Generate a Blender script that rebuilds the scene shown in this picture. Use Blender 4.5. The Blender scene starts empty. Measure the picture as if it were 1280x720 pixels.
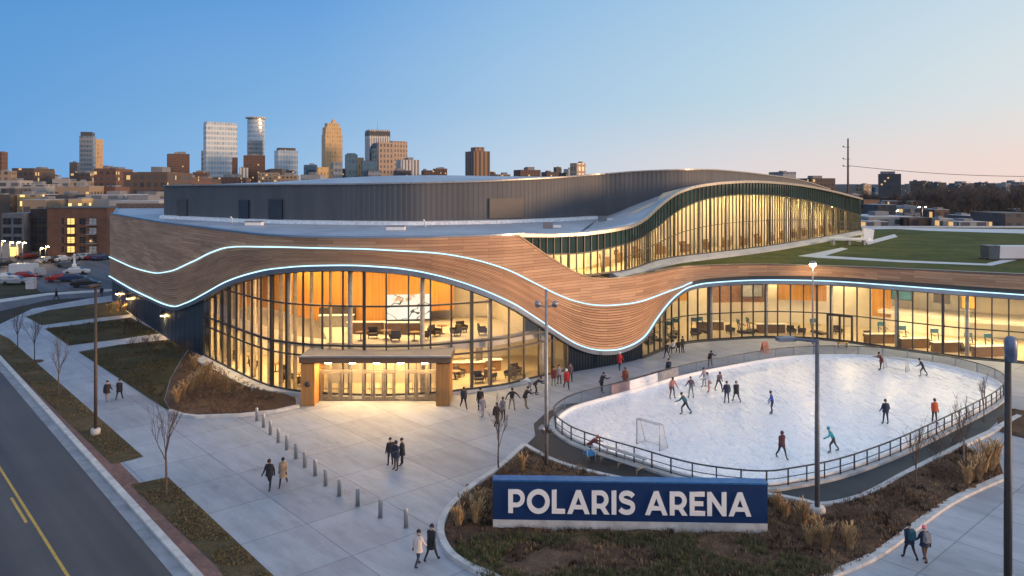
import bpy, bmesh, math, random
from mathutils import Vector, Matrix
random.seed(7)
R = math.radians
PI = math.pi
scene = bpy.context.scene
COL = scene.collection
# ------------------------------------------------------------------ camera
CAM_H, F, HORIZON = 17.5, 960.0, 232.0      # level camera with lens shift, so upright things stay upright
def ray(px, py):
    return ((px - 640) / F, 1.0, (HORIZON - py) / F)
def G(px, py, z=0.0):
    """ground (or height z) point seen at a spot of the photograph"""
    d = ray(px, py); t = (z - CAM_H) / d[2]
    return Vector((d[0] * t, d[1] * t, z))
def atY(px, py, Y):
    d = ray(px, py); t = Y / d[1]
    return Vector((d[0] * t, Y, CAM_H + d[2] * t))
cam = bpy.data.cameras.new('camera'); camo = bpy.data.objects.new('camera', cam); COL.objects.link(camo)
cam.sensor_width = 36; cam.lens = 27.0; cam.clip_end = 30000; cam.clip_start = 0.5
camo.location = (0, 0, CAM_H); camo.rotation_euler = (R(90), 0, 0); cam.shift_y = -(360 - HORIZON) / 1280
scene.camera = camo
# ------------------------------------------------------------------ curve helpers
def catmull(pts, n=8, closed=False):
    P = [Vector(p) for p in pts]; out = []; m = len(P)
    for i in range(m if closed else m - 1):
        if closed: a, b, c, d = P[(i-1) % m], P[i], P[(i+1) % m], P[(i+2) % m]
        else: a, b, c, d = P[max(i-1, 0)], P[i], P[i+1], P[min(i+2, m-1)]
        for k in range(n):
            t = k / n; t2 = t*t; t3 = t2*t
            out.append(0.5 * ((2*b) + (c-a)*t + (2*a-5*b+4*c-d)*t2 + (3*b-a-3*c+d)*t3))
    if not closed: out.append(P[-1].copy())
    return out
class Plan:
    """a curve on the ground with arc length, tangents and outward normals"""
    def __init__(self, pts, closed=False):
        self.p = [Vector((p[0], p[1])) for p in pts]; self.s = [0.0]
        if closed: self.p.append(self.p[0].copy())
        for a, b in zip(self.p, self.p[1:]): self.s.append(self.s[-1] + (b-a).length)
        self.L = self.s[-1]
    def _i(self, s):
        lo, hi = 0, len(self.s) - 2
        while lo < hi:
            m = (lo + hi + 1) // 2
            if self.s[m] <= s: lo = m
            else: hi = m - 1
        return lo
    def at(self, s, off=0.0):
        s = min(max(s, 0), self.L); i = self._i(s)
        a, b = self.p[i], self.p[i+1]; l = max(self.s[i+1] - self.s[i], 1e-9)
        q = a.lerp(b, (s - self.s[i]) / l)
        if off:
            q = q + self.nrm(s) * off
        return q
    def tan(self, s):
        a = self.at(max(s - 0.3, 0)); b = self.at(min(s + 0.3, self.L)); return (b - a).normalized()
    def nrm(self, s):
        t = self.tan(s); return Vector((t.y, -t.x))
    def hit(self, px, py):
        d = ray(px, py); o = Vector((d[0], d[1])); best = None
        for i, (a, b) in enumerate(zip(self.p, self.p[1:])):
            e = b - a; den = o.x * e.y - o.y * e.x
            if abs(den) < 1e-12: continue
            t = (a.x * e.y - a.y * e.x) / den
            u = (a.x * o.y - a.y * o.x) / den
            if -1e-6 <= u <= 1 + 1e-6 and t > 0 and (best is None or t < best[0]):
                best = (t, self.s[i] + u * e.length)
        if best is None:   # just past an end: use the nearer end point
            for k, q in ((0.0, self.p[0]), (self.L, self.p[-1])):
                a = abs(math.atan2(o.x, o.y) - math.atan2(q.x, q.y)); t = q.length / o.length
                if best is None or a < best[2]: best = (t, k, a)
            return best[1], CAM_H + best[0] * d[2]
        return best[1], CAM_H + best[0] * d[2]
def interp(tab):
    """smooth curve through (x, y) points, flat beyond both ends"""
    tab = sorted(tab)
    xs = [a for a, _ in tab]; ys = [b for _, b in tab]; n = len(xs)
    dl = [(ys[i+1]-ys[i]) / max(xs[i+1]-xs[i], 1e-9) for i in range(n-1)]
    m = [dl[0]] + [0 if dl[i-1]*dl[i] <= 0 else 2*dl[i-1]*dl[i]/(dl[i-1]+dl[i]) for i in range(1, n-1)] + [dl[-1]]
    def f(x):
        if x <= xs[0]: return ys[0]
        if x >= xs[-1]: return ys[-1]
        i = 0
        while xs[i+1] < x: i += 1
        h = xs[i+1]-xs[i]; t = (x-xs[i])/h
        return ((2*t**3-3*t*t+1)*ys[i] + (t**3-2*t*t+t)*h*m[i] + (-2*t**3+3*t*t)*ys[i+1] + (t**3-t*t)*h*m[i+1])
    return f
# ------------------------------------------------------------------ mesh helper
class MB:
    def __init__(self): self.v = []; self.f = []; self.m = []; self.uv = []; self.has_uv = False; self.sm = []
    def add(self, vs, fs, mi=0, uvs=None, smooth=False):
        o = len(self.v); self.v += [tuple(x) for x in vs]
        for k, f in enumerate(fs):
            self.f.append([o + i for i in f]); self.m.append(mi); self.sm.append(smooth)
            if uvs: self.has_uv = True; self.uv.append([uvs[i] for i in f])
            else: self.uv.append([(0, 0)] * len(f))
        return self
    def box(self, c, size, mi=0, rz=0.0, taper=1.0):
        x, y, z = size[0]/2, size[1]/2, size[2]/2; ca, sa = math.cos(rz), math.sin(rz); vs = []
        for dz in (-z, z):
            k = taper if dz > 0 else 1
            for dx, dy in ((-x, -y), (x, -y), (x, y), (-x, y)):
                dx *= k; dy *= k
                vs.append((c[0]+dx*ca-dy*sa, c[1]+dx*sa+dy*ca, c[2]+dz))
        return self.add(vs, [(3,2,1,0),(4,5,6,7),(0,1,5,4),(1,2,6,5),(2,3,7,6),(3,0,4,7)], mi)
    def bar(self, a, b, w, h=None, mi=0):
        """square bar from a to b"""
        a, b = Vector(a), Vector(b); h = h or w; d = (b-a)
        if d.length < 1e-6: return self
        d.normalize(); up = Vector((0,0,1)) if abs(d.z) < .95 else Vector((0,1,0))
        x = d.cross(up).normalized(); y = x.cross(d)
        vs = []
        for p in (a, b):
            for sx, sy in ((-1,-1),(1,-1),(1,1),(-1,1)): vs.append(p + x*sx*w/2 + y*sy*h/2)
        return self.add(vs, [(3,2,1,0),(4,5,6,7),(0,1,5,4),(1,2,6,5),(2,3,7,6),(3,0,4,7)], mi)
    def tube(self, pts, rad, n=8, mi=0, cap=True, smooth=True):
        P = [Vector(p) for p in pts]; rad = rad if isinstance(rad, (list, tuple)) else [rad]*len(P)
        vs = []; fs = []
        for i, p in enumerate(P):
            d = (P[min(i+1, len(P)-1)] - P[max(i-1, 0)])
            d = d.normalized() if d.length > 1e-9 else Vector((0,0,1))
            up = Vector((0,0,1)) if abs(d.z) < .9 else Vector((0,1,0))
            x = d.cross(up).normalized(); y = x.cross(d)
            for k in range(n):
                a = 2*PI*k/n; vs.append(p + x*math.cos(a)*rad[i] + y*math.sin(a)*rad[i])
        for i in range(len(P)-1):
            for k in range(n):
                fs.append((i*n+k, i*n+(k+1)%n, (i+1)*n+(k+1)%n, (i+1)*n+k))
        self.add(vs, fs, mi, smooth=smooth)
        if cap:
            o = len(self.v) - len(vs)
            self.f.append([o+k for k in range(n)][::-1]); self.m.append(mi); self.uv.append([(0,0)]*n); self.sm.append(False)
            e = o + (len(P)-1)*n
            self.f.append([e+k for k in range(n)]); self.m.append(mi); self.uv.append([(0,0)]*n); self.sm.append(False)
        return self
    def lathe(self, prof, c=(0,0,0), n=16, mi=0, smooth=True):
        vs = []; fs = []
        for r, z in prof:
            for k in range(n):
                a = 2*PI*k/n; vs.append((c[0]+r*math.cos(a), c[1]+r*math.sin(a), c[2]+z))
        for i in range(len(prof)-1):
            for k in range(n): fs.append((i*n+k, i*n+(k+1)%n, (i+1)*n+(k+1)%n, (i+1)*n+k))
        fs.append([k for k in range(n)][::-1]); fs.append([(len(prof)-1)*n+k for k in range(n)])
        return self.add(vs, fs, mi, smooth=smooth)
    def prism(self, poly, z0, z1, mi=0, mi_top=None):
        n = len(poly)
        area = sum(poly[i][0]*poly[(i+1)%n][1]-poly[(i+1)%n][0]*poly[i][1] for i in range(n))
        if area < 0: poly = poly[::-1]
        vs = [(p[0], p[1], z0) for p in poly] + [(p[0], p[1], z1) for p in poly]
        self.add(vs, [(i, (i+1)%n, n+(i+1)%n, n+i) for i in range(n)] + [tuple(range(n))[::-1]], mi)
        o = len(self.v) - 2*n
        self.f.append([o+n+i for i in range(n)]); self.m.append(mi if mi_top is None else mi_top); self.uv.append([(0,0)]*n); self.sm.append(False)
        return self
    def sheet(self, poly, z, mi=0):
        n = len(poly)
        area = sum(poly[i][0]*poly[(i+1)%n][1]-poly[(i+1)%n][0]*poly[i][1] for i in range(n))
        if area < 0: poly = poly[::-1]
        return self.add([(p[0], p[1], z) for p in poly], [tuple(range(n))], mi)
    def build(self, name, mats, parent=None):
        me = bpy.data.meshes.new(name)
        me.from_pydata(self.v, [], self.f)
        for m in (mats if isinstance(mats, (list, tuple)) else [mats]): me.materials.append(m)
        me.polygons.foreach_set('material_index', self.m)
        me.polygons.foreach_set('use_smooth', self.sm)
        if self.has_uv:
            l = me.uv_layers.new(name='UVMap'); flat = []
            for u in self.uv:
                for a in u: flat += [a[0], a[1]]
            l.data.foreach_set('uv', flat)
        me.update()
        o = bpy.data.objects.new(name, me); COL.objects.link(o)
        if parent is not None: par(o, parent)
        return o
def wmat(o):
    return (wmat(o.parent) if o.parent else Matrix()) @ o.matrix_parent_inverse @ Matrix.LocRotScale(o.location, o.rotation_euler, o.scale) if o.parent else Matrix.LocRotScale(o.location, o.rotation_euler, o.scale)
def par(o, p, local=False):
    o.parent = p
    if not local: o.matrix_parent_inverse = wmat(p).inverted()
def tag(o, label=None, cat=None, group=None, kind=None):
    if label: o['label'] = label
    if cat: o['category'] = cat
    if group: o['group'] = group
    if kind: o['kind'] = kind
    return o
def empty(name, loc=(0,0,0), rz=0.0, label=None, cat=None, group=None):
    o = bpy.data.objects.new(name, None); COL.objects.link(o)
    o.location = loc; o.rotation_euler = (0,0,rz); o.empty_display_size = .3
    return tag(o, label, cat, group)
def struct(name, mb, m): return tag(mb.build(name, m), kind='structure')
def dup(o, loc, rz=None, label=None, group=None, scale=None, parent=None):
    c = o.copy(); COL.objects.link(c)
    if parent is not None: c.parent = parent
    else:
        c.location = loc
        if rz is not None: c.rotation_euler = (0,0,rz)
        if scale: c.scale = (scale,)*3
        if label: c['label'] = label
        if group: c['group'] = group
    for ch in list(o.children): dup(ch, None, parent=c)
    return c
# ------------------------------------------------------------------ materials
def lin(c):
    return tuple(((x/255)/12.92 if x/255 <= .04045 else ((x/255+.055)/1.055)**2.4) for x in c)
class NT:
    def __init__(self, name):
        self.m = bpy.data.materials.new(name); self.m.use_nodes = True
        self.t = self.m.node_tree; self.t.nodes.clear(); self.out = self.n('ShaderNodeOutputMaterial')
    def n(self, typ, **kw):
        x = self.t.nodes.new(typ)
        for k, v in kw.items(): setattr(x, k, v)
        return x
    def l(self, a, b): self.t.links.new(a, b)
    def math(self, op, a, b=None, c=None):
        x = self.n('ShaderNodeMath', operation=op)
        for i, v in enumerate((a, b, c)):
            if v is None: continue
            if isinstance(v, (int, float)): x.inputs[i].default_value = v
            else: self.l(v, x.inputs[i])
        return x.outputs[0]
    def mix(self, f, a, b, blend='MIX'):
        x = self.n('ShaderNodeMix', data_type='RGBA', blend_type=blend, clamp_factor=True)
        for s, v in ((x.inputs['Factor'], f), (x.inputs[6], a), (x.inputs[7], b)):
            if isinstance(v, (int, float)): s.default_value = v
            elif isinstance(v, tuple): s.default_value = (*v[:3], 1)
            else: self.l(v, s)
        return x.outputs[2]
    def noise(self, vec, scale, detail=4, rough=.55):
        x = self.n('ShaderNodeTexNoise'); x.inputs['Scale'].default_value = scale
        x.inputs['Detail'].default_value = detail; x.inputs['Roughness'].default_value = rough
        if vec is not None: self.l(vec, x.inputs['Vector'])
        return x.outputs['Fac']
    def ramp(self, f, stops):
        x = self.n('ShaderNodeValToRGB'); self.l(f, x.inputs[0]); e = x.color_ramp.elements
        while len(e) < len(stops): e.new(.5)
        for k, (p, c) in zip(e, stops): k.position = p; k.color = (*c, 1) if len(c) == 3 else c
        return x.outputs[0]
    def pos(self): return self.n('ShaderNodeNewGeometry').outputs['Position']
    def obj(self): return self.n('ShaderNodeTexCoord').outputs['Object']
    def mapping(self, vec, scale=(1,1,1), rot=(0,0,0), loc=(0,0,0)):
        x = self.n('ShaderNodeMapping'); self.l(vec, x.inputs[0])
        x.inputs['Scale'].default_value = scale; x.inputs['Rotation'].default_value = rot; x.inputs['Location'].default_value = loc
        return x.outputs[0]
    def bsdf(self, col, rough=.6, metal=0.0, bump=None, bd=.02, spec=.5, bs=1.0):
        b = self.n('ShaderNodeBsdfPrincipled')
        for s, v in ((b.inputs['Base Color'], col), (b.inputs['Roughness'], rough), (b.inputs['Metallic'], metal)):
            if isinstance(v, (int, float)): s.default_value = v
            elif isinstance(v, tuple): s.default_value = (*v[:3], 1)
            else: self.l(v, s)
        b.inputs['Specular IOR Level'].default_value = spec
        if bump is not None:
            k = self.n('ShaderNodeBump'); k.inputs['Distance'].default_value = bd; k.inputs['Strength'].default_value = bs
            self.l(bump, k.inputs['Height']); self.l(k.outputs[0], b.inputs['Normal'])
        self.l(b.outputs[0], self.out.inputs[0]); return b
_mc = {}
def mat(name, col, rough=.6, metal=0.0, var=.25, scale=3.0, bd=0.0, spec=.5, stretch=(1,1,1), coord='obj'):
    """plain surface with mottled colour"""
    if name in _mc: return _mc[name]
    t = NT(name); v = t.obj() if coord == 'obj' else t.pos()
    v = t.mapping(v, stretch)
    n = t.noise(v, scale, 5, .6)
    c0 = tuple(x*(1-var) for x in col); c1 = tuple(min(x*(1+var), .95) for x in col)
    c = t.ramp(n, [(.3, c0), (.7, c1)])
    t.bsdf(c, rough, metal, n if bd else None, bd, spec); _mc[name] = t.m; return t.m
def emit(name, col, strength):
    if name in _mc: return _mc[name]
    t = NT(name); e = t.n('ShaderNodeEmission'); e.inputs[0].default_value = (*col, 1); e.inputs[1].default_value = strength
    t.l(e.outputs[0], t.out.inputs[0]); _mc[name] = t.m; return t.m
def glassmat(name, tint=(1,1,1), refl=.12, rough=.02):
    t = NT(name)
    tr = t.n('ShaderNodeBsdfTransparent'); tr.inputs[0].default_value = (*tint, 1)
    gl = t.n('ShaderNodeBsdfGlossy'); gl.inputs[0].default_value = (.9,.95,1,1); gl.inputs['Roughness'].default_value = rough
    ge = t.n('ShaderNodeNewGeometry'); dt = t.n('ShaderNodeVectorMath', operation='DOT_PRODUCT'); t.l(ge.outputs['Normal'], dt.inputs[0]); t.l(ge.outputs['Incoming'], dt.inputs[1])
    f = t.math('MULTIPLY_ADD', t.math('POWER', t.math('SUBTRACT', 1.0, t.math('ABSOLUTE', dt.outputs['Value'])), 5.0), .6, refl)
    mx = t.n('ShaderNodeMixShader'); t.l(f, mx.inputs[0]); t.l(tr.outputs[0], mx.inputs[1]); t.l(gl.outputs[0], mx.inputs[2])
    t.l(mx.outputs[0], t.out.inputs[0]); _mc[name] = t.m; return t.m
def wood_uv(name, c1, c2, dark, bw, rh, mortar=.02, rough=.55):
    """planks that follow the cladding's own u (metres along) and v (metres up)"""
    t = NT(name); uv = t.n('ShaderNodeUVMap').outputs[0]
    b = t.n('ShaderNodeTexBrick'); t.l(uv, b.inputs['Vector'])
    b.inputs['Scale'].default_value = 1; b.inputs['Brick Width'].default_value = bw; b.inputs['Row Height'].default_value = rh
    b.inputs['Mortar Size'].default_value = mortar; b.inputs['Mortar Smooth'].default_value = .2
    b.inputs['Color1'].default_value = (*c1, 1); b.inputs['Color2'].default_value = (*c2, 1); b.inputs['Mortar'].default_value = (*dark, 1)
    b.offset = .37; b.offset_frequency = 2
    g = t.noise(t.mapping(uv, (.5, 14, 1)), 1.0, 5, .65)
    big = t.noise(t.mapping(uv, (.12, .5, 1)), 1.0, 3)
    c = t.mix(t.math('MULTIPLY', g, .55), b.outputs['Color'], dark, 'MIX')
    c = t.mix(.5, c, t.ramp(big, [(.3, (.6,.6,.6)), (.7, (1.25,1.2,1.15))]), 'MULTIPLY')
    t.bsdf(c, rough, 0, b.outputs['Fac'], -.02, .4); _mc[name] = t.m; return t.m
def facade_mat(name, wall, glass, fh=3.6, bw=3.0, wr=.6, hr=.6, lit=0.0, gl_rough=.15, vary=.4, litcol=(1,.6,.22), lits=1.2, metal=0.0, wall_rough=.7):
    """walls with a grid of windows worked out in the building's own metres"""
    if name in _mc: return _mc[name]
    t = NT(name); o = t.obj(); sx = t.n('ShaderNodeSeparateXYZ'); t.l(o, sx.inputs[0])
    nn = t.n('ShaderNodeTexCoord').outputs['Normal']; sn = t.n('ShaderNodeSeparateXYZ'); t.l(nn, sn.inputs[0])
    ax = t.math('ABSOLUTE', sn.outputs[0]); ay = t.math('ABSOLUTE', sn.outputs[1]); az = t.math('ABSOLUTE', sn.outputs[2])
    side = t.math('GREATER_THAN', ax, ay)
    u = t.math('ADD', t.math('MULTIPLY', sx.outputs[1], side), t.math('MULTIPLY', sx.outputs[0], t.math('SUBTRACT', 1, side)))
    uu = t.math('DIVIDE', u, bw); vv = t.math('DIVIDE', sx.outputs[2], fh)
    fu = t.math('FRACT', t.math('ADD', uu, 100.0)); fv = t.math('FRACT', t.math('ADD', vv, 100.0))
    mu = t.math('LESS_THAN', t.math('ABSOLUTE', t.math('SUBTRACT', fu, .5)), wr/2)
    mv = t.math('LESS_THAN', t.math('ABSOLUTE', t.math('SUBTRACT', fv, .5)), hr/2)
    win = t.math('MULTIPLY', t.math('MULTIPLY', mu, mv), t.math('LESS_THAN', az, .5))
    cell = t.n('ShaderNodeCombineXYZ'); t.l(t.math('FLOOR', t.math('ADD', uu, 100.0)), cell.inputs[0]); t.l(t.math('FLOOR', t.math('ADD', vv, 100.0)), cell.inputs[1]); t.l(t.math('MULTIPLY', side, 17.0), cell.inputs[2])
    wn = t.n('ShaderNodeTexWhiteNoise', noise_dimensions='3D'); t.l(cell.outputs[0], wn.inputs['Vector'])
    rnd = wn.outputs['Value']
    wv = t.noise(o, .25, 4); wc = t.mix(t.math('MULTIPLY', wv, .6), wall, tuple(x*.6 for x in wall))
    gc = t.mix(rnd, tuple(x*(1-vary) for x in glass), tuple(min(x*(1+vary), .9) for x in glass))
    c = t.mix(win, wc, gc)
    rg = t.math('SUBTRACT', wall_rough, t.math('MULTIPLY', win, wall_rough - gl_rough))
    b = t.bsdf(c, rg, metal)
    if lit > 0:
        on = t.math('MULTIPLY', win, t.math('LESS_THAN', t.math('FRACT', t.math('MULTIPLY', rnd, 7.31)), lit))
        b.inputs['Emission Color'].default_value = (*litcol, 1); t.l(t.math('MULTIPLY', on, lits), b.inputs['Emission Strength'])
    _mc[name] = t.m; return t.m
# ------------------------------------------------------------------ sky, sun, colour management
SUN_EL, SUN_AZ = R(4.0), R(14)          # azimuth measured from +X towards the camera side (-Y)
sun_dir = Vector((math.cos(SUN_AZ)*math.cos(SUN_EL), -math.sin(SUN_AZ)*math.cos(SUN_EL), math.sin(SUN_EL)))
w = bpy.data.worlds.new('World'); scene.world = w; w.use_nodes = True
nt = w.node_tree; nt.nodes.clear()
def wn_(typ, **kw):
    x = nt.nodes.new(typ)
    for k, v in kw.items(): setattr(x, k, v)
    return x
def wl(a, b): nt.links.new(a, b)
def wmath(op, a, b=None, c=None):
    x = wn_('ShaderNodeMath', operation=op)
    for i, v in enumerate((a, b, c)):
        if v is None: continue
        if isinstance(v, (int, float)): x.inputs[i].default_value = v
        else: wl(v, x.inputs[i])
    return x.outputs[0]
sky = wn_('ShaderNodeTexSky'); sky.sky_type = 'NISHITA'; sky.sun_disc = False
sky.sun_elevation = SUN_EL; sky.sun_rotation = math.atan2(sun_dir.x, sun_dir.y)
sky.air_density = 1.0; sky.dust_density = 1.0; sky.ozone_density = 2.0
tc = wn_('ShaderNodeTexCoord'); sep = wn_('ShaderNodeSeparateXYZ'); wl(tc.outputs['Generated'], sep.inputs[0])
X, Y, Z = sep.outputs
# dusk gradient: blue on the left of the view, pale and rosy towards the sunset on the right
az = wmath('MULTIPLY_ADD', X, .80, .5)
def wramp(f, stops):
    x = wn_('ShaderNodeValToRGB'); wl(f, x.inputs[0]); e = x.color_ramp.elements
    while len(e) < len(stops): e.new(.5)
    for k, (p, c) in zip(e, stops): k.position = p; k.color = (*lin(c), 1)
    return x.outputs[0]
hor = wramp(az, [(0.0, (88,152,214)), (.25, (136,180,222)), (.5, (184,204,224)), (.72, (218,210,212)), (.95, (234,210,202))])
mid = wramp(az, [(0.0, (82,145,205)), (.3, (122,169,216)), (.5, (158,191,221)), (.72, (182,206,221)), (.95, (212,218,220))])
top = wramp(az, [(0.0, (66,130,196)), (.3, (80,144,210)), (.5, (126,173,218)), (.72, (156,192,222)), (.95, (182,208,226))])
def wmix(f, a, b):
    x = wn_('ShaderNodeMix', data_type='RGBA', clamp_factor=True)
    wl(f, x.inputs['Factor']); wl(a, x.inputs[6]); wl(b, x.inputs[7]); return x.outputs[2]
f1 = wn_('ShaderNodeMapRange', interpolation_type='SMOOTHSTEP'); wl(Z, f1.inputs[0]); f1.inputs[1].default_value = 0.0; f1.inputs[2].default_value = .12
f2 = wn_('ShaderNodeMapRange', interpolation_type='SMOOTHSTEP'); wl(Z, f2.inputs[0]); f2.inputs[1].default_value = .08; f2.inputs[2].default_value = .32
grad = wmix(f2.outputs[0], wmix(f1.outputs[0], hor, mid), top)
# the half of the sky behind the camera and overhead is made paler and brighter, added to light the ground
beh = wn_('ShaderNodeMapRange', interpolation_type='SMOOTHSTEP'); wl(wmath('MULTIPLY_ADD', Z, .9, wmath('MULTIPLY', Y, -.9)), beh.inputs[0])
beh.inputs[1].default_value = .0; beh.inputs[2].default_value = 1.0; beh.inputs[3].default_value = 1.0; beh.inputs[4].default_value = 1.0
bcol = wn_('ShaderNodeRGB'); bcol.outputs[0].default_value = (.57, .65, .83, 1)
behm = wn_('ShaderNodeMapRange', interpolation_type='SMOOTHSTEP'); wl(wmath('MULTIPLY_ADD', Z, .9, wmath('MULTIPLY', Y, -.9)), behm.inputs[0])
behm.inputs[1].default_value = -.1; behm.inputs[2].default_value = .8
full = wmix(behm.outputs[0], grad, bcol.outputs[0])
bg1 = wn_('ShaderNodeBackground'); wl(sky.outputs[0], bg1.inputs[0]); bg1.inputs[1].default_value = .014
bg2 = wn_('ShaderNodeBackground'); wl(full, bg2.inputs[0]); bg2.inputs[1].default_value = 1.06
ads = wn_('ShaderNodeAddShader'); wl(bg1.outputs[0], ads.inputs[0]); wl(bg2.outputs[0], ads.inputs[1])
wout = wn_('ShaderNodeOutputWorld'); wl(ads.outputs[0], wout.inputs[0])
sl = bpy.data.lights.new('sun', 'SUN'); sl.energy = 3.6; sl.angle = R(11); sl.color = (1, .60, .32)
slo = bpy.data.objects.new('sun', sl); COL.objects.link(slo); slo.rotation_euler = (-sun_dir).to_track_quat('-Z', 'Y').to_euler()
scene.view_settings.view_transform = 'Standard'; scene.view_settings.look = 'None'
scene.view_settings.exposure = 0.0; scene.view_settings.gamma = 1.0
scene.render.engine = 'CYCLES'
scene.cycles.use_denoising = True
scene.cycles.max_bounces = 8; scene.cycles.transparent_max_bounces = 16
scene.cycles.sample_clamp_indirect = 4.0; scene.cycles.caustics_reflective = False; scene.cycles.caustics_refractive = False
# ------------------------------------------------------------------ shared materials
ROAD_ANG = math.atan2(-41.9, 37.1)
def concrete_mat(name, base, joint, bw=4.6, rot=0.0, mort=.012, gloss=.55, loc=(0,0,0), stain=.5):
    t = NT(name); p = t.pos(); q = t.mapping(p, (1,1,1), (0,0,rot), loc)
    b = t.n('ShaderNodeTexBrick'); t.l(q, b.inputs['Vector']); b.offset = 0; b.offset_frequency = 1
    b.inputs['Scale'].default_value = 1; b.inputs['Brick Width'].default_value = bw; b.inputs['Row Height'].default_value = bw
    b.inputs['Mortar Size'].default_value = mort * 2; b.inputs['Mortar Smooth'].default_value = .1
    b.inputs['Color1'].default_value = (.86,.86,.87,1); b.inputs['Color2'].default_value = (1.1,1.1,1.09,1); b.inputs['Mortar'].default_value = (*joint, 1)
    n1 = t.noise(p, .12, 5, .6); n2 = t.noise(t.mapping(t.mapping(p, (1,1,1), (0,0,rot)), (.35, 1.3, 1)), .8, 6, .7); n3 = t.noise(p, 14, 3)
    c = t.ramp(n1, [(.3, tuple(x*.82 for x in base)), (.7, tuple(x*1.12 for x in base))])
    c = t.mix(stain, c, t.ramp(n2, [(.32, (.55,.56,.58)), (.6, (1.1,1.1,1.1))]), 'MULTIPLY')
    n4 = t.noise(t.mapping(p, (.9,.9,1), (0,0,.7)), .33, 7, .75); c = t.mix(.5, c, t.ramp(n4, [(.30, (.50,.50,.52)), (.42, (1,1,1))]), 'MULTIPLY')
    c = t.mix(.3, c, t.ramp(n3, [(.3, (.8,.8,.8)), (.7, (1.1,1.1,1.1))]), 'MULTIPLY')
    c = t.mix(1.0, c, b.outputs['Color'], 'MULTIPLY')
    t.bsdf(c, gloss, 0, n3, .004); return t.m
M = {}
M['plaza'] = concrete_mat('plaza_concrete', (.335,.362,.405), (.58,.58,.58), 4.6, -ROAD_ANG, .016)
M['walk'] = concrete_mat('walk_concrete', (.50,.49,.475), (.5,.5,.5), 3.0, -R(38), .014)
M['kerb'] = mat('kerb_concrete', (.47,.47,.46), .7, 0, .25, 1.5)
def asphalt(name, base, sc=1.0):
    t = NT(name); p = t.pos(); n1 = t.noise(p, .08, 5, .6); n2 = t.noise(t.mapping(t.mapping(p, (1,1,1), (0,0,-ROAD_ANG)), (.012, .55, 1)), 1.0, 4, .55); n3 = t.noise(p, 22, 2)
    c = t.ramp(n1, [(.3, tuple(x*.8 for x in base)), (.7, tuple(x*1.2 for x in base))])
    c = t.mix(.75, c, t.ramp(n2, [(.3, (.52,.52,.54)), (.7, (1.5,1.48,1.45))]), 'MULTIPLY')
    c = t.mix(.35, c, t.ramp(n3, [(.3, (.6,.6,.6)), (.7, (1.4,1.4,1.4))]), 'MULTIPLY')
    t.bsdf(c, .62, 0, n3, .006); return t.m
M['asphalt'] = asphalt('asphalt', (.072,.063,.060)); M['lot'] = asphalt('lot_asphalt', (.085,.08,.085))
M['rubber'] = asphalt('rubber_matting', (.022,.027,.034))
def lawn(name, a, b, c_):
    t = NT(name); p = t.pos(); n1 = t.noise(p, .22, 5, .65); n2 = t.noise(p, 2.2, 5, .7); n3 = t.noise(p, 11, 3, .7)
    c = t.ramp(n1, [(.3, a), (.5, b), (.75, c_)])
    c = t.mix(.65, c, t.ramp(n2, [(.3, (.45,.45,.45)), (.7, (1.45,1.4,1.3))]), 'MULTIPLY')
    c = t.mix(.6, c, t.ramp(n3, [(.3, (.4,.4,.4)), (.7, (1.5,1.5,1.5))]), 'MULTIPLY')
    t.bsdf(c, .9, 0, n3, .06, .2); return t.m
M['lawn'] = lawn('winter_lawn', (.034,.036,.017), (.050,.050,.024), (.105,.075,.043))
M['green_roof'] = lawn('roof_grass', (.040,.058,.013), (.070,.088,.018), (.125,.115,.038))
M['verge'] = lawn('verge_grass', (.060,.050,.026), (.088,.070,.036), (.16,.11,.065))
M['mulch'] = lawn('bark_mulch', (.062,.036,.024), (.105,.066,.044), (.17,.115,.078))
M['earth'] = lawn('dark_earth', (.030,.030,.026), (.05,.047,.04), (.07,.062,.05))
def brickpave():
    t = NT('brick_paving'); p = t.pos(); b = t.n('ShaderNodeTexBrick'); t.l(t.mapping(p, (1,1,1), (0,0,-ROAD_ANG)), b.inputs['Vector'])
    b.inputs['Scale'].default_value = 1; b.inputs['Brick Width'].default_value = .4; b.inputs['Row Height'].default_value = .2
    b.inputs['Mortar Size'].default_value = .012
    for k, c in (('Color1', (.15,.075,.06)), ('Color2', (.22,.115,.09)), ('Mortar', (.10,.08,.07))): b.inputs[k].default_value = (*c, 1)
    n = t.noise(p, .5, 5); c = t.mix(.5, b.outputs['Color'], t.ramp(n, [(.3, (.6,.6,.6)), (.7, (1.25,1.25,1.25))]), 'MULTIPLY')
    t.bsdf(c, .8); return t.m
M['brickpave'] = brickpave()
M['yellow'] = mat('yellow_road_paint', (.46,.30,.045), .6, 0, .35, 6)
M['white'] = mat('white_paint', (.78,.78,.77), .45, 0, .06, 3)
M['dark_metal'] = mat('dark_bronze_metal', (.045,.036,.03), .45, .6, .2, 4)
M['grey_metal'] = mat('grey_galvanised_metal', (.30,.31,.33), .4, .8, .15, 6)
M['mullion'] = mat('mullion_metal', (.06,.058,.056), .4, .3, .15, 5)
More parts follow.
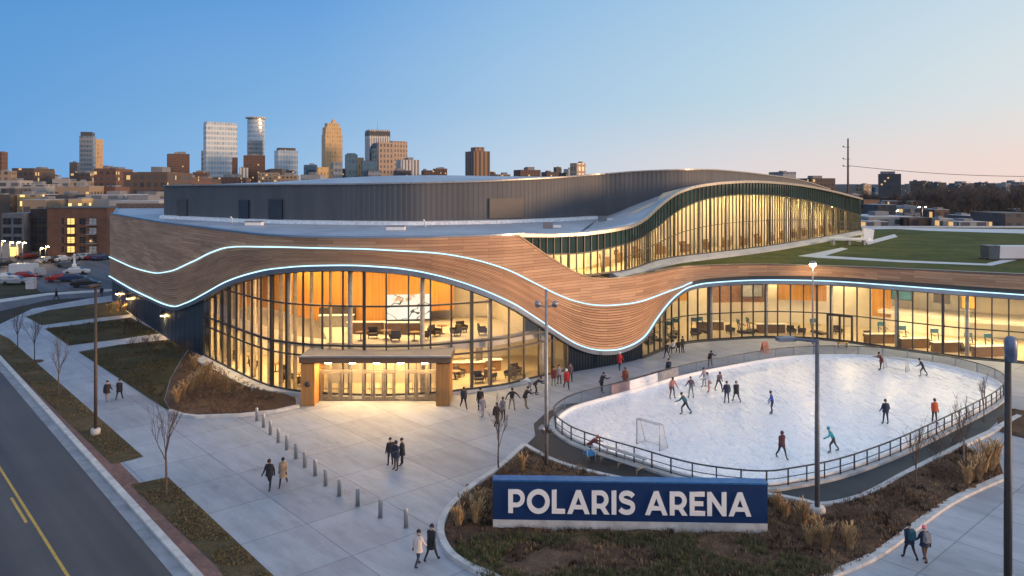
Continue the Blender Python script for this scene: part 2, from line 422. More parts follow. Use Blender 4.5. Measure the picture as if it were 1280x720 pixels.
def membrane():
    t = NT('silver_roof_membrane'); p = t.pos(); q = t.mapping(p, (1,1,1), (0,0,.25)); b = t.n('ShaderNodeTexBrick'); t.l(q, b.inputs['Vector']); b.inputs['Scale'].default_value = 1
    b.inputs['Brick Width'].default_value = 12; b.inputs['Row Height'].default_value = 2.4; b.inputs['Mortar Size'].default_value = .05
    for k, c in (('Color1', (.34,.38,.43)), ('Color2', (.40,.44,.49)), ('Mortar', (.24,.27,.31))): b.inputs[k].default_value = (*c, 1)
    n = t.noise(t.mapping(p, (1,.4,1)), .25, 6, .65); c = t.mix(.7, b.outputs['Color'], t.ramp(n, [(.3, (.62,.63,.65)), (.65, (1.1,1.1,1.1))]), 'MULTIPLY'); t.bsdf(c, .5); return t.m
M['silver'] = membrane()
M['trim'] = mat('blue_grey_fascia_metal', (.34,.39,.45), .32, .75, .1, 1.0)
M['navy_wall'] = mat('dark_blue_wall_panel', (.030,.042,.056), .42, .2, .15, .6)
M['glass'] = glassmat('clear_glass', (.97,.97,.95), .07)
M['dark_teal'] = mat('dark_teal_glass', (.028,.065,.066), .06, .0, .4, .25, spec=.8)
M['cream'] = mat('cream_interior_wall', (.60,.54,.43), .7, 0, .10, .5)
M['floor_in'] = mat('interior_floor', (.42,.34,.22), .4, 0, .12, .5)
M['led'] = emit('led_white_blue', (.50,.80,1.0), 1.8)
# ------------------------------------------------------------------ ground, road, paths
def P(pts, z=0.0): return [G(a, b, z) for a, b in pts]
g = MB(); g.sheet([(-9000,-200),(9000,-200),(9000,14000),(-9000,14000)], -.03); struct('ground', g, M['earth'])
lot = MB(); lot.sheet([G(-260,380), G(-60,368), G(140,362), (-40,180), (-40,235), (-210,235)], -.022); struct('parking_lot', lot, M['lot'])
plz = MB(); plz.sheet([G(-60,425), G(-20,424)] + [G(x, y) for x, y in ((0,405),(40,386),(110,373),(150,368),(230,372))] + [(-20,92),(60,100),(80,70),(70,10),(12,14),(-8,22),G(268,720),G(60,502),G(20,462),G(0,440)], -.004); struct('plaza', plz, M['plaza'])
e0, e1 = G(0,449), G(243,719); ed = (e1-e0).normalized(); en = Vector((-ed.y, ed.x, 0))   # road edge; en points to the plaza side
def strip_along(o0, o1, z, a=-70, b=90, top=None):
    m = MB(); A = e0 + ed*a; B = e0 + ed*b
    q = [A+en*o0, B+en*o0, B+en*o1, A+en*o1]
    if top is None: m.sheet([(p.x, p.y) for p in q], z)
    else: m.prism([(p.x, p.y) for p in q], z, top)
    return m
struct('road', strip_along(-26, -.75, -.01), M['asphalt'])
cs = MB(); cs.sheet([G(-400,455), G(-60,398), G(0,389), G(60,375), G(135,370), (-62,122), (-70,130), G(50,369), G(0,378), G(-80,384), G(-400,420)], -.012); struct('cross_street', cs, M['lot'])
sw = MB(); sw.sheet(P([(-200,398),(0,378),(60,369),(140,364),(140,361),(60,366),(0,374),(-200,392)]), -.006); struct('far_pavement', sw, M['kerb'])
struct('gutter', strip_along(-.75, -.15, -.002), mat('gutter_concrete', (.24,.25,.27), .7, 0, .3, .8))
struct('kerb', strip_along(-.15, .22, -.03, top=.13), M['kerb'])
struct('brick_strip', strip_along(.22, 1.25, .02), M['brickpave'])
yl0, yl1 = G(0,585), G(85,720); yd = (yl1-yl0).normalized(); yn = Vector((-yd.y, yd.x, 0))
ym = MB(); A = yl0 - yd*9; B = yl1 + yd*8; ym.sheet([(p+yn*k).to_2d() for p, k in ((A,-.07),(B,-.07),(B,.07),(A,.07))], -.005); struct('road_line', ym, M['yellow'])
ym = MB(); A, B = G(14,622), G(33,653); ym.sheet([(p+yn*k).to_2d() for p, k in ((A,-.07),(B,-.07),(B,.07),(A,.07))], -.005); struct('road_dash', ym, M['yellow'])
def bed(name, pts, m, z=.03, smooth=0, kerb=None, kw=.3, kh=.14, amp=0.0, res=.5):
    poly = P(pts) if not isinstance(pts[0], Vector) else pts
    if smooth: poly = catmull(poly, smooth, True)
    if amp:   # an uneven planted surface: grid clipped to the outline
        bm = bmesh.new(); vs = [bm.verts.new((p.x, p.y, 0)) for p in poly]; f = bm.faces.new(vs)
        bmesh.ops.triangulate(bm, faces=bm.faces[:])
        xs = [p.x for p in poly]; ys = [p.y for p in poly]
        for ax, lo, hi in ((0, min(xs), max(xs)), (1, min(ys), max(ys))):
            k = lo + res
            while k < hi:
                bmesh.ops.bisect_plane(bm, geom=bm.verts[:]+bm.edges[:]+bm.faces[:], plane_co=(k,0,0) if ax == 0 else (0,k,0), plane_no=(1,0,0) if ax == 0 else (0,1,0)); k += res
        from mathutils import noise
        bnd = {v for e in bm.edges if e.is_boundary for v in e.verts}
        for v in bm.verts:
            v.co.z = z + (0 if v in bnd else max(amp*(noise.noise(v.co*.45)*.8 + noise.noise(v.co*1.3)*.6 + .5), 0))
        bm.normal_update()
        if sum(f.normal.z for f in bm.faces) < 0: bmesh.ops.reverse_faces(bm, faces=bm.faces[:])
        me = bpy.data.meshes.new(name); bm.to_mesh(me); bm.free(); me.materials.append(m)
        for q in me.polygons: q.use_smooth = True
        o = bpy.data.objects.new(name, me); COL.objects.link(o); tag(o, kind='structure')
    else:
        mb = MB(); mb.sheet([(p.x, p.y) for p in poly], z); o = struct(name, mb, m)
    if kerb:
        kp = [G(*p) if not isinstance(p, Vector) else p for p in kerb]
        if smooth: kp = catmull(kp, smooth)
        ribbon('bed_kerb', kp, kw, -.03, kh, M['kerb'])
    return o
def ribbon(name, pts, wdt, z0, z1, m, parent=None, closed=False):
    pl = Plan([(p.x, p.y) for p in pts], closed); mb = MB(); vs = []; n = len(pl.p)
    for i, p in enumerate(pl.p):
        nr = pl.nrm(pl.s[i])
        for k, z in ((-wdt/2, z0), (-wdt/2, z1), (wdt/2, z1), (wdt/2, z0)):
            q = p + nr*k; vs.append((q.x, q.y, z))
    fs = []
    for i in range(n-1):
        for k in range(4): fs.append((i*4+k, (i+1)*4+k, (i+1)*4+(k+1)%4, i*4+(k+1)%4))
    if not closed: fs += [(0,1,2,3), tuple((n-1)*4+k for k in (3,2,1,0))]
    mb.add(vs, fs); o = mb.build(name, m, parent)
    if parent is None: tag(o, kind='structure')
    return o
bed('lawn', [(32,396),(60,388),(110,381),(140,377),(152,384),(163,393),(110,399),(52,406.5)], M['lawn'])
bed('lawn', [(56,411),(110,404),(163,397),(182,407),(200,417),(150,424),(86,432)], M['lawn'])
bed('lawn', [(98,440),(150,431),(212,424.5),(235,437),(226,450),(212,475),(205,500),(214,516)], M['lawn'])
bed('planting_bed', [(236,437.5),(252,447.5),(287,465),(325,484),(350,491.5),(369,497),(371,509),(345,515),(300,520),(245,522),(216,517),(206,500),(213,475),(227,450)], M['mulch'], amp=.18, res=.8,
    kerb=[(212,515),(228,520.5),(245,522.5),(300,520.5),(345,515.5),(373,509)], kw=.35, kh=.2)
bed('verge', [(0,418),(12,424),(179,571),(140,581),(60,504),(20,465),(0,444),(-40,412)], M['verge'], z=.035)
bed('verge', [(163,606.5),(210,597),(318,698),(350,728),(330,760),(300,752),(271,708)], M['verge'], z=.035)
bed('paving_apron', [G(*p) for p in ((657,557),(669,545),(667,530),(681,517),(704,505),(780,500),(1000,480),(1200,478),(1256,486),(1262,512),(1228,545),(1202,557),(1135,592),(1080,621),(1031,633),(960,622),(860,612),(780,601),(700,580))], M['rubber'], z=.006)
bed('planting_bed', [(655,559),(623,588),(590,611),(562,640),(553,667),(563,692),(587,709),(615,722),(650,745),(1010,750),(1042,719),(1100,692),(1185,630),(1256,597),(1249,577),(1204,558.5),(1135,593),(1080,622.5),(1031,634),(960,621.5),(860,612),(780,602),(700,581.5)], M['mulch'], amp=.22, res=.45)
ribbon('bed_kerb', catmull(P([(655,558.5),(623,587.5),(590,610.5),(560,640),(551,667),(562,693),(587,711),(612,722),(640,738)]), 6), .34, -.03, .22, M['kerb'])
ribbon('bed_kerb', catmull(P([(656,558.5),(700,581),(780,601.5),(860,611.5),(960,621),(1000,628),(1031,633),(1080,621.5),(1135,592.5),(1202,558)]), 6), .32, -.03, .2, M['kerb'])
ribbon('bed_kerb', catmull(P([(1030,727),(1042,719.5),(1100,692.5),(1185,631),(1257,597)]), 6), .42, -.03, .16, M['kerb'])
bed('planting_bed', [(1246,524),(1262,514),(1300,512),(1330,530),(1330,550),(1280,548),(1250,540)], M['mulch'], amp=.2, res=.6)
ribbon('bed_kerb', catmull(P([(1205,557),(1240,541),(1262,528),(1300,508)]), 6), .4, -.03, .18, M['kerb'])
# a concrete drain cover flush with the plaza
dc = MB(); c = G(593,608); dc.prism([(c.x-.5,c.y-.35),(c.x+.5,c.y-.35),(c.x+.5,c.y+.35),(c.x-.5,c.y+.35)], 0, .012); tag(dc.build('drain_cover', mat('rusty_iron', (.10,.055,.06), .7, .4)), 'rusty square drain cover set in the plaza beside the kerb of the sign bed', 'drain cover')
# ------------------------------------------------------------------ ARENA BUILDING
FB = [(140,375),(207,421),(255,446.5),(287,463),(325,481),(355,489.5),(400,495),(470,497.5),(530,495.5),(562,492.5),(624,485),(660,477),(709,466),(750,459),(800,448.5),(849,430.5),(912,424.5),(965,422.5),(1036,425.5),(1107,435),(1194,446.5),(1265,453),(1420,467)]
fac = Plan(catmull([G(*p) for p in FB], 12))
def fs_(px, py=440): return fac.hit(px, py)[0]
def prof(tr): return interp([fac.hit(*p) for p in tr])
S0, SEND = 0.0, fac.L
sA = fs_(255); sB = fs_(709); sC = fs_(802); sTop = fs_(646, 295)
zb = prof([(133.5,345),(165,359),(192,372),(208,379),(222,382.5),(238,378),(262,366),(290,351),(320,341),(350,335),(395,331.5),(440,331),(485,333.5),(520,338),(560,347.5),(600,361),(640,380),(670,399),(695,416),(720,430),(738,435.5),(752,437),(768,436),(784,431),(800,421),(815,400),(830,380),(845,366),(858,358.5),(880,353.5),(920,350.5),(980,349.5),(1040,351),(1100,355),(1180,361),(1279,368)])
zu = prof([(133.5,321),(165,332),(195,340.5),(218,338.5),(245,327),(270,315),(290,309),(320,308),(380,309),(450,310.5),(500,313),(540,315.5),(580,321.5),(620,332.5),(660,351),(690,366),(715,375.5),(740,380.5),(760,381),(785,378.5),(815,370),(840,361),(860,354.5),(880,350.5),(920,347),(980,346),(1040,347.5),(1100,351.5),(1180,357.5),(1279,364.5)])
_zt = prof([(646,295),(660,304.5),(680,318.5),(700,331),(720,341.5),(739,347.5),(770,347.5),(800,343),(830,337),(880,332),(940,330.5),(1016,332),(1100,335),(1200,339.5),(1279,343)])
ZR = 13.2
def zt(s): return ZR if s <= sTop else min(_zt(s), ZR)
def zu_(s): return max(zu(s), zb(s) + .42)
base = fac.at((sA+sB)/2, -15)
AR = empty('arena_building', (base.x, base.y, 0), 0, 'large arena with curved timber band, glowing glass front and blue light lines', 'arena')
WOOD_LO = wood_uv('cedar_slats', (.42,.225,.125), (.64,.38,.22), (.22,.11,.06), 3.2, .27, .010)
WOOD_HI = wood_uv('cedar_planks', (.42,.23,.13), (.66,.40,.24), (.24,.125,.07), 3.6, .27, .014)
def samples(a, b, step):
    n = max(2, int((b-a)/step)); return [a + (b-a)*i/n for i in range(n+1)]
# upper cladding: from the upper light line to the roof edge
def band(name, a, b, lo, hi, m, off, rows, step=.6, gap=0.0, depth=.06, vmode='frac'):
    mb = MB(); ss = samples(a, b, step)
    for r in range(rows):
        v0, v1 = r/rows, (r+1)/rows; vs = []; uv = []; fs = []
        g1 = v1 - gap/rows
        for s in ss:
            l, h = lo(s), hi(s); hh = max(h-l, .02)
            for v, o in ((v0, off+depth), (g1, off+depth), (g1, off), (v1, off)):
                z = l + hh*v; q = fac.at(s, o); vs.append((q.x, q.y, z)); uv.append((s, (r+ (v-v0)*rows)*.27 if vmode == 'row' else z))
        for i in range(len(ss)-1):
            for k in range(3 if gap else 1): fs.append((i*4+k, (i+1)*4+k, (i+1)*4+k+1, i*4+k+1))
        o = len(mb.v); mb.add(vs, fs, 0, uv)
        if gap:
            for j in range(len(fs)):
                if j % 3: mb.m[len(mb.m)-len(fs)+j] = 1
    return mb.build(name, m, AR)
gap_shade = mat('gap_shade_membrane', (.035,.022,.015), .8)  # dark backing membrane, its colour painting in the shade of the gaps
band('upper_cladding', S0, SEND, lambda s: zu_(s)+.06, lambda s: max(zt(s), zu_(s)+.12), WOOD_HI, .30, 1, .5, 0, 0)
band('lower_cladding', S0, fs_(862,400), lambda s: zb(s)+.08, lambda s: max(zu_(s)-.02, zb(s)+.1), [WOOD_LO, gap_shade], .26, 17, .5, .15, .06, 'row')
def sweep(name, ss, prof_, m, parent=AR, plan=fac, ends=True):
    """constant section pulled along the facade; prof_(s) gives (offset, z) points"""
    mb = MB(); vs = []; k = None
    for s in ss:
        pr = prof_(s); k = len(pr)
        for o, z in pr:
            q = plan.at(s, o); vs.append((q.x, q.y, z))
    fs = []
    for i in range(len(ss)-1):
        for j in range(k): fs.append((i*k+j, (i+1)*k+j, (i+1)*k+(j+1)%k, i*k+(j+1)%k))
    if ends: fs += [tuple(range(k)), tuple((len(ss)-1)*k+j for j in range(k))[::-1]]
    mb.add(vs, fs); return mb.build(name, m, parent)
allS = samples(S0, SEND, .45)
sweep('light_strip', allS, lambda s: [(.36, zb(s)-.05), (.48, zb(s)-.05), (.48, zb(s)+.05), (.36, zb(s)+.05)], M['led'])
upS = samples(S0, fs_(862,400), .45)
sweep('light_strip', upS, lambda s: [(.36, zu_(s)-.05), (.46, zu_(s)-.05), (.46, zu_(s)+.05), (.36, zu_(s)+.05)], M['led'])
sweep('fascia_trim', allS, lambda s: [(.02, zb(s)-.52), (.40, zb(s)-.46), (.46, zb(s)-.07), (.02, zb(s)-.07)], M['trim'])
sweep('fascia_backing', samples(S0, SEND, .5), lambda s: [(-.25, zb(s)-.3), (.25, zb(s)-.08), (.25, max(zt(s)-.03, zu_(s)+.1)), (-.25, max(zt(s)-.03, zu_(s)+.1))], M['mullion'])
sweep('roof_coping', samples(S0, sTop+.6, .5), lambda s: [(-.3, ZR-.02), (.36, ZR-.02), (.36, ZR+.14), (-.3, ZR+.14)], M['trim'])
sweep('parapet_coping', samples(sTop-.5, SEND, .5), lambda s: [(-.35, zt(s)-.06), (.36, zt(s)-.06), (.36, zt(s)+.08), (-.35, zt(s)+.08)], mat('brown_coping_metal', (.16,.12,.10), .4, .5))
# dark panel walls below the timber
def ribwall(name, a, b, lo, hi, m, plan=fac, off=0.0, pitch=.4, dep=.05, parent=AR):
    mb = MB(); vs = []; fs = []; s = a; i = 0; pts = []
    while s < b:
        pts += [(s, 0), (s+pitch*.45, 0), (s+pitch*.5, dep), (s+pitch*.95, dep)]; s += pitch
    pts = [p for p in pts if p[0] <= b] + [(b, 0)]
    for s, d in pts:
        q = plan.at(s, off+d); vs += [(q.x, q.y, lo(s)), (q.x, q.y, hi(s))]
    for i in range(len(pts)-1): fs.append((2*i, 2*i+2, 2*i+3, 2*i+1))
    mb.add(vs, fs); return mb.build(name, m, parent)
ribwall('side_wall', S0, sA, lambda s: 0, lambda s: zb(s)-.4, M['navy_wall'], pitch=1.6, dep=.03)
CORR = mat('charcoal_corrugated_metal', (.020,.031,.046), .8, .0, .12, .8, spec=.08)
ribwall('corrugated_wall', sB, sC, lambda s: 0, lambda s: zb(s)-.4, CORR, pitch=.34, dep=.04)
# curtain walls
fs_px = fs_(372)
def curtain(name, a, b, zlo, zhi, pitch, trans, plan=fac, off=0.0, glass=None, mw=.12, md=.16, parent=AR, wide=(), gstep=.6, skip=None):
    ss = samples(a, b, gstep); mb = MB(); vs = []; fs = []
    for s in ss:
        q = plan.at(s, off); vs += [(q.x, q.y, zlo(s)), (q.x, q.y, max(zhi(s), zlo(s)+.01))]
    for i in range(len(ss)-1):
        if zhi(ss[i]) > zlo(ss[i]) + .05 or zhi(ss[i+1]) > zlo(ss[i+1]) + .05: fs.append((2*i, 2*i+2, 2*i+3, 2*i+1))
    mb.add(vs, fs); g = mb.build(name, glass or M['glass'], parent)
    fr = MB(); n = max(1, round((b-a)/pitch))
    for i in range(n+1):
        s = a + (b-a)*i/n
        if zhi(s) - zlo(s) < .15: continue
        k = 1.9 if (i in wide) else 1.0
        q0 = plan.at(s, off+.03); nr = plan.nrm(s); c = q0 + nr*(-.02)
        fr.box((c.x, c.y, (zlo(s)+zhi(s))/2), (mw*k, md*k, zhi(s)-zlo(s)), 0, math.atan2(nr.y, nr.x)+PI/2)
    for zf, th in trans + [(lambda s: zlo(s)+.05, .16), (lambda s: zhi(s)-.04, .12)]:
        vs = []; run = []
        for s in ss:
            z = zf(s) if callable(zf) else zf
            if zlo(s)-.01 <= z - th/2 + .08 and z <= zhi(s)+.02: run.append((s, z))
            else:
                if len(run) > 1: _tr(fr, run, th, plan, off)
                run = []
        if len(run) > 1: _tr(fr, run, th, plan, off)
    fr.build('window_frame', M['mullion'], g)
    return g
def _tr(fr, run, th, plan, off):
    vs = []
    for s, z in run:
        for o, dz in ((-.06, -th/2), (.09, -th/2), (.09, th/2), (-.06, th/2)):
            q = plan.at(s, off+o); vs.append((q.x, q.y, z+dz))
    fs = []
    for i in range(len(run)-1):
        for j in range(4): fs.append((i*4+j, (i+1)*4+j, (i+1)*4+(j+1)%4, i*4+(j+1)%4))
    fr.add(vs, fs)
ztop = lambda s: zb(s)-.45
curtain('main_window_wall', sA, sB, lambda s: .22, ztop, 1.78, [(3.3,.14),(4.25,.16),(7.55,.14)], wide=(4,9,14,19,24,29,34))
curtain('rink_window_wall', sC, SEND, lambda s: .12, ztop, 1.42, [(3.05,.12)], wide=(9,18,27,36,43,50))
curtain_extra = samples(fs_(1040), SEND, .6)
sweep('base_plinth', samples(sA, sB, .5), lambda s: [(-.2, -.03), (.35+.95*max(0,min(1,(fs_px-s)/4)), -.03), (.35+.95*max(0,min(1,(fs_px-s)/4)), .18), (-.2, .22)], M['kerb'])
sweep('base_plinth', samples(sC, SEND, .5), lambda s: [(-.2, -.03), (.25, -.03), (.25, .1), (-.2, .12)], mat('dark_plinth', (.09,.085,.08), .6))
# ---- interior of the main hall
def inset(a, b, off, step=1.0): return [fac.at(s, -off) for s in samples(a, b, step)]
HALL_LIGHT = emit('hall_ceiling_lamp', (1.0, .66, .28), 46.0)
WING_LIGHT = emit('wing_ceiling_lamp', (1.0, .77, .40), 40.0)
ORANGE = mat('orange_timber_lining', (.50,.235,.045), .5, 0, .22, 1.2, stretch=(6,6,.15))
def pxplan(tab, y=400):
    return Plan(catmull([Vector((*atY(px, y, Y).to_2d(), 0)) for px, Y in tab], 8))
def plan_wall(name, pl, zlo, zhi, m, step=.5):
    mb = MB(); ss = samples(0, pl.L, step); vs = []
    for s in ss:
        q = pl.at(s); vs += [(q.x, q.y, zlo(s) if callable(zlo) else zlo), (q.x, q.y, zhi)]
    mb.add(vs, [(2*i, 2*i+2, 2*i+3, 2*i+1) for i in range(len(ss)-1)]); return mb.build(name, m, AR)
flr = MB(); flr.sheet(inset(sA+.2, sB-.2, .3) + [Vector((6,84)), Vector((-32,92))], .06); flr.build('hall_floor', M['floor_in'], AR)
hb = pxplan([(258,86),(290,82),(340,78.5),(400,77),(480,77),(560,77.5),(620,78.5),(660,79),(704,77)])
plan_wall('lower_back_wall', hb, 0, 4.3, M['cream'])
ub = pxplan([(258,86.2),(290,82.2),(340,78.7),(400,77.2),(480,77.2),(560,77.7),(600,78),(618,77),(640,72.5),(655,69.8)])
plan_wall('upper_back_wall', ub, 4.25, 10.7, M['cream'])
lin_ = pxplan([(296,80),(318,77.8),(350,75.8),(400,74.2),(440,73.8),(480,74),(530,74.6),(567,75.6)])
plan_wall('timber_lining', lin_, lambda s: 4.75 + .55*math.sin(s*.33), 10.75, ORANGE)
mzf = inset(fs_(402), fs_(690), 1.2)
mz = MB(); mz.prism(mzf + [Vector((5.0,75.5)), Vector((-3,77.5)), Vector((-12,76.8)), Vector((-18,76.8)), Vector((-18.6,74.5))], 3.42, 4.2); mz.prism(inset(sA+3, fs_(401), .45) + inset(sA+4, fs_(401), 2.6)[::-1], 3.9, 4.18); mz.build('mezzanine_slab', mat('slab_cream', (.55,.50,.42), .5, 0, .1, .6), AR)
cl = MB(); cl.prism(inset(sA+.5, fs_(640), .35) + [Vector((1.5,71)), Vector((-3.5,78.5)), Vector((-18,78.5)), Vector((-34,87))], 10.75, 10.95); cl.build('hall_ceiling', mat('hall_soffit', (.30,.22,.14), .6), AR)
def back_wall(name, a, b, off, zlo, zhi, m, step=.8):
    mb = MB(); ss = samples(a, b, step); vs = []
    for s in ss:
        q = fac.at(s, -off(s) if callable(off) else -off); vs += [(q.x, q.y, zlo(s)), (q.x, q.y, zhi(s))]
    mb.add(vs, [(2*i, 2*i+2, 2*i+3, 2*i+1) for i in range(len(ss)-1)]); return mb.build(name, m, AR)
for e in (sA, sB):   # return walls that close the hall at its ends
    pass
def lamp_panels(name, a, b, off, wdt, lng, z, m, n):
    for i in range(n):
        s = a + (b-a)*(i+.5)/n; q = fac.at(s, -off); nr = fac.nrm(s); mb = MB()
        mb.box((q.x, q.y, z), (lng, wdt, .06), 0, math.atan2(nr.y, nr.x)+PI/2); mb.build(name, m, AR)
lamp_panels('ceiling_lamp', sA+4, fs_(640), 5.0, 1.2, 2.6, 10.68, HALL_LIGHT, 8)
lamp_panels('ceiling_lamp', sA+5, fs_(345), 2.2, .8, 2.0, 3.85, HALL_LIGHT, 4)
lamp_panels('ceiling_lamp', sA+1.5, fs_(300), 1.6, .5, 1.4, 3.85, HALL_LIGHT, 5)
lamp_panels('ceiling_lamp', fs_(415), sB-3, 4.2, .8, 2.0, 3.36, HALL_LIGHT, 7)
lamp_panels('ceiling_lamp', fs_(430), sB-8, 8.0, .8, 2.0, 3.36, HALL_LIGHT, 4)
for i in range(13):   # pale timber fins behind the panes at the left end
    s = sA + .9 + i*1.78; q = fac.at(s, -.45); nr = fac.nrm(s); mb = MB()
    zt_f = min(ztop(s), 10.7)
    if zt_f > 1.5: mb.box((q.x, q.y, zt_f/2+.1), (.10,.38,zt_f-.2), 0, math.atan2(nr.y, nr.x)+PI/2); mb.build('timber_fin', mat('pale_timber_fin', (.50,.40,.27), .6), AR)
lamp_panels('ceiling_lamp', fs_(585), fs_(640), 8.5, .9, 2.2, 10.68, HALL_LIGHT, 3)
# columns inside the glass, behind every fifth mullion
for i in range(7):
    s = sA + (sB-sA)*(5*i+4)/36.0
    if ztop(s) < 2: continue
    q = fac.at(s, -.75); mb = MB(); mb.lathe([(.2,.06),(.2, min(ztop(s), 10.7))], (q.x, q.y, 0), 12); mb.build('interior_column', mat('pale_column', (.55,.50,.42), .5), AR)
# big screen on the timber lining
dist = 73.2; rz = R(9); c3 = atY(511, 383.5, dist)
sm = MB(); sm.box((c3.x, dist, c3.z), (54/960*dist*1.0, .12, 31/960*dist), 0, rz)
def screen_mat():
    t = NT('screen_picture'); o = t.obj(); n = t.noise(t.mapping(o, (.5,.5,.9)), .9, 2, .5); n2 = t.noise(o, .55, 3, .5)
    c = t.ramp(n2, [(.40, (1,.93,.78)), (.62, (1,.90,.70)), (.66, (.85,.38,.12)), (.72, (1,.9,.72))])
    c = t.mix(t.math('LESS_THAN', t.math('ABSOLUTE', t.math('SUBTRACT', n, .5)), .012), c, (.12,.09,.06))
    e = t.n('ShaderNodeEmission'); t.l(c, e.inputs[0]); e.inputs[1].default_value = 1.15; t.l(e.outputs[0], t.out.inputs[0]); return t.m
tag(sm.build('video_screen', [screen_mat()]), 'bright wide video screen on the orange timber wall inside the hall', 'screen')
# ---- entrance portal
PF, PB, PZ = 60.9, 64.6, 3.95
xl0, xl1 = atY(376,500,PF).x, atY(393,500,PF).x; xr0, xr1 = atY(545,500,PF).x, atY(562,500,PF).x
PORT = mat('portal_timber', (.40,.19,.055), .5, 0, .2, 1.5, stretch=(5,5,.3)); PF_M = mat('portal_bronze', (.15,.095,.06), .5, .2, .15, 1.5)
pr = MB(); pr.prism([(xl0-.1,PF-.15),(xr1+.1,PF-.15),(xr1+.15,PB),(xl0-.15,PB)], PZ-.5, PZ, 0, 1)
portal = pr.build('entrance_portal', [PF_M, mat('portal_roof_membrane', (.19,.19,.21), .6, 0, .15, .8)], AR)
cp = MB(); cp.box(((xl0+xr1)/2, PF-.18, PZ+.03), (xr1-xl0+.3, .2, .12)); cp.build('portal_coping', M['trim'], portal)
for a, b in ((xl0, xl1), (xr0, xr1)):
    pl = MB(); pl.box(((a+b)/2, (PF+PB)/2-.3, (PZ-.62)/2), (b-a, PB-PF-.6, PZ-.62)); pl.build('portal_pillar', PORT, portal)
dw = MB(); yD = 62.5; x0, x1 = xl1, xr0
dw.add([(x0,yD,.03),(x1,yD,.03),(x1,yD,PZ-.62),(x0,yD,PZ-.62)], [(0,1,2,3)])
dg = dw.build('door_screen', M['glass'], portal)
DOORM = mat('bronze_door_frame', (.26,.22,.17), .4, .5)
fr = MB(); nb = 11
for zz, th in ((2.45,.12),(3.28,.1),(.08,.14)): fr.box(((x0+x1)/2, yD, zz), (x1-x0, .14, th))
for i in range(nb+1):
    x = x0 + (x1-x0)*i/nb; fr.box((x, yD, (PZ-.62)/2), (.09, .13, PZ-.62))
fr.build('door_screen_frame', DOORM, portal)
for i in (0,1,2,4,5,6,8,9,10):
    x = x0 + (x1-x0)*(i+.5)/nb; d = MB(); wd = (x1-x0)/nb - .12
    for dx in (-1, 1): d.box((x+dx*(wd/2-.06), yD-.12, 1.22), (.12, .07, 2.3))
    d.box((x, yD-.12, 2.3), (wd-.26, .06, .12)); d.box((x, yD-.12, .2), (wd-.26, .06, .28)); d.box((x, yD-.12, 1.0), (wd-.26, .05, .08))
    d.bar((x+wd/2-.22, yD-.2, .8), (x+wd/2-.22, yD-.2, 1.5), .04)
    d.build('door', DOORM, portal)
for i in range(5):
    lm = MB(); lm.box((x0+(x1-x0)*(i+.5)/5, PF+.8, PZ-.66), (.5,.5,.05)); lm.build('portal_downlight', emit('portal_lamp', (1,.64,.28), 210.0), portal)
for i in range(4):
    lm = MB(); lm.box((x0+(x1-x0)*(i+.5)/4, yD+2.4, 3.2), (1.4,.5,.05)); lm.build('lobby_lamp', emit('lobby_lamp_glow', (1,.70,.33), 18.0), AR)
lob = MB(); lob.box(((x0+x1)/2, yD+5.5, 1.6), (x1-x0+1, .2, 3.2)); lob.build('lobby_wall', M['cream'], AR)
wl_ = MB(); wl_.lathe([(.0,-.04),(.22,-.04),(.22,.04),(0,.04)], (0,0,0), 16); em = wl_.build('round_plaque', M['mullion'], portal)
em.location = ((xl0+xl1)/2, PF-.02, 1.75); em.rotation_euler = (R(90),0,0); em.matrix_parent_inverse = wmat(portal).inverted()
# ---- rink-side wing interior
def wing_in(): return [fac.at(s, -.3) for s in samples(sC+.5, SEND-.2, 1)]
wb = lambda off: [fac.at(s, -off) for s in samples(sC+9, SEND-.2, 1)][::-1]
f2_ = MB(); f2_.sheet(wing_in() + wb(13), .05); f2_.build('wing_floor', M['floor_in'], AR)
c2_ = MB(); c2_.prism(wing_in() + wb(13.3), 6.5, 6.8); c2_.build('wing_ceiling', mat('wing_soffit', (.45,.40,.32), .6), AR)
back_wall('wing_back_wall', sC+3, SEND-.2, lambda s: 12.5 - 2.5*math.sin(s*.11), lambda s: 0, lambda s: 6.6, M['cream'])
for a, b, o_, m_, z0_, z1_ in ((875,903,8.2,ORANGE,3.3,6.3),(926,978,7.4,mat('terracotta_wall', (.30,.15,.08), .6),3.0,6.0),(990,1030,8.4,ORANGE,3.2,6.4),(1060,1078,8.0,ORANGE,2.0,6.4)):
    back_wall('wing_feature_wall', fs_(a), fs_(b), o_, lambda s, z=z0_: z, lambda s, z=z1_: z, m_)
gl_ = MB(); gl_.prism([fac.at(s, -6.2) for s in samples(fs_(1070), SEND-.3, 1)] + [fac.at(s, -12) for s in samples(fs_(1070), SEND-.3, 1)][::-1], 2.7, 3.05); gl_.build('wing_gallery', M['cream'], AR)
lamp_panels('ceiling_lamp', sC+4, SEND-1, 4.0, .9, 2.4, 6.42, WING_LIGHT, 11)
lamp_panels('ceiling_lamp', fs_(1080), SEND-1, 8.6, .9, 2.4, 2.64, WING_LIGHT, 6)
lamp_panels('ceiling_lamp', fs_(1075), SEND-1, 2.4, .8, 2.0, 6.42, WING_LIGHT, 6)
lamp_panels('ceiling_lamp', sC+12, fs_(1065), 8.5, .9, 2.4, 6.42, WING_LIGHT, 4)
for i in range(8):
    s = sC + (SEND-sC)*(9*i+9)/72.0
    if s > SEND-1 or ztop(s) < 3: continue
    q = fac.at(s, -.7); mb = MB(); mb.lathe([(.2,.05),(.2,6.5)], (q.x, q.y, 0), 12); mb.build('interior_column', mat('pale_column', (.55,.50,.42), .5), AR)
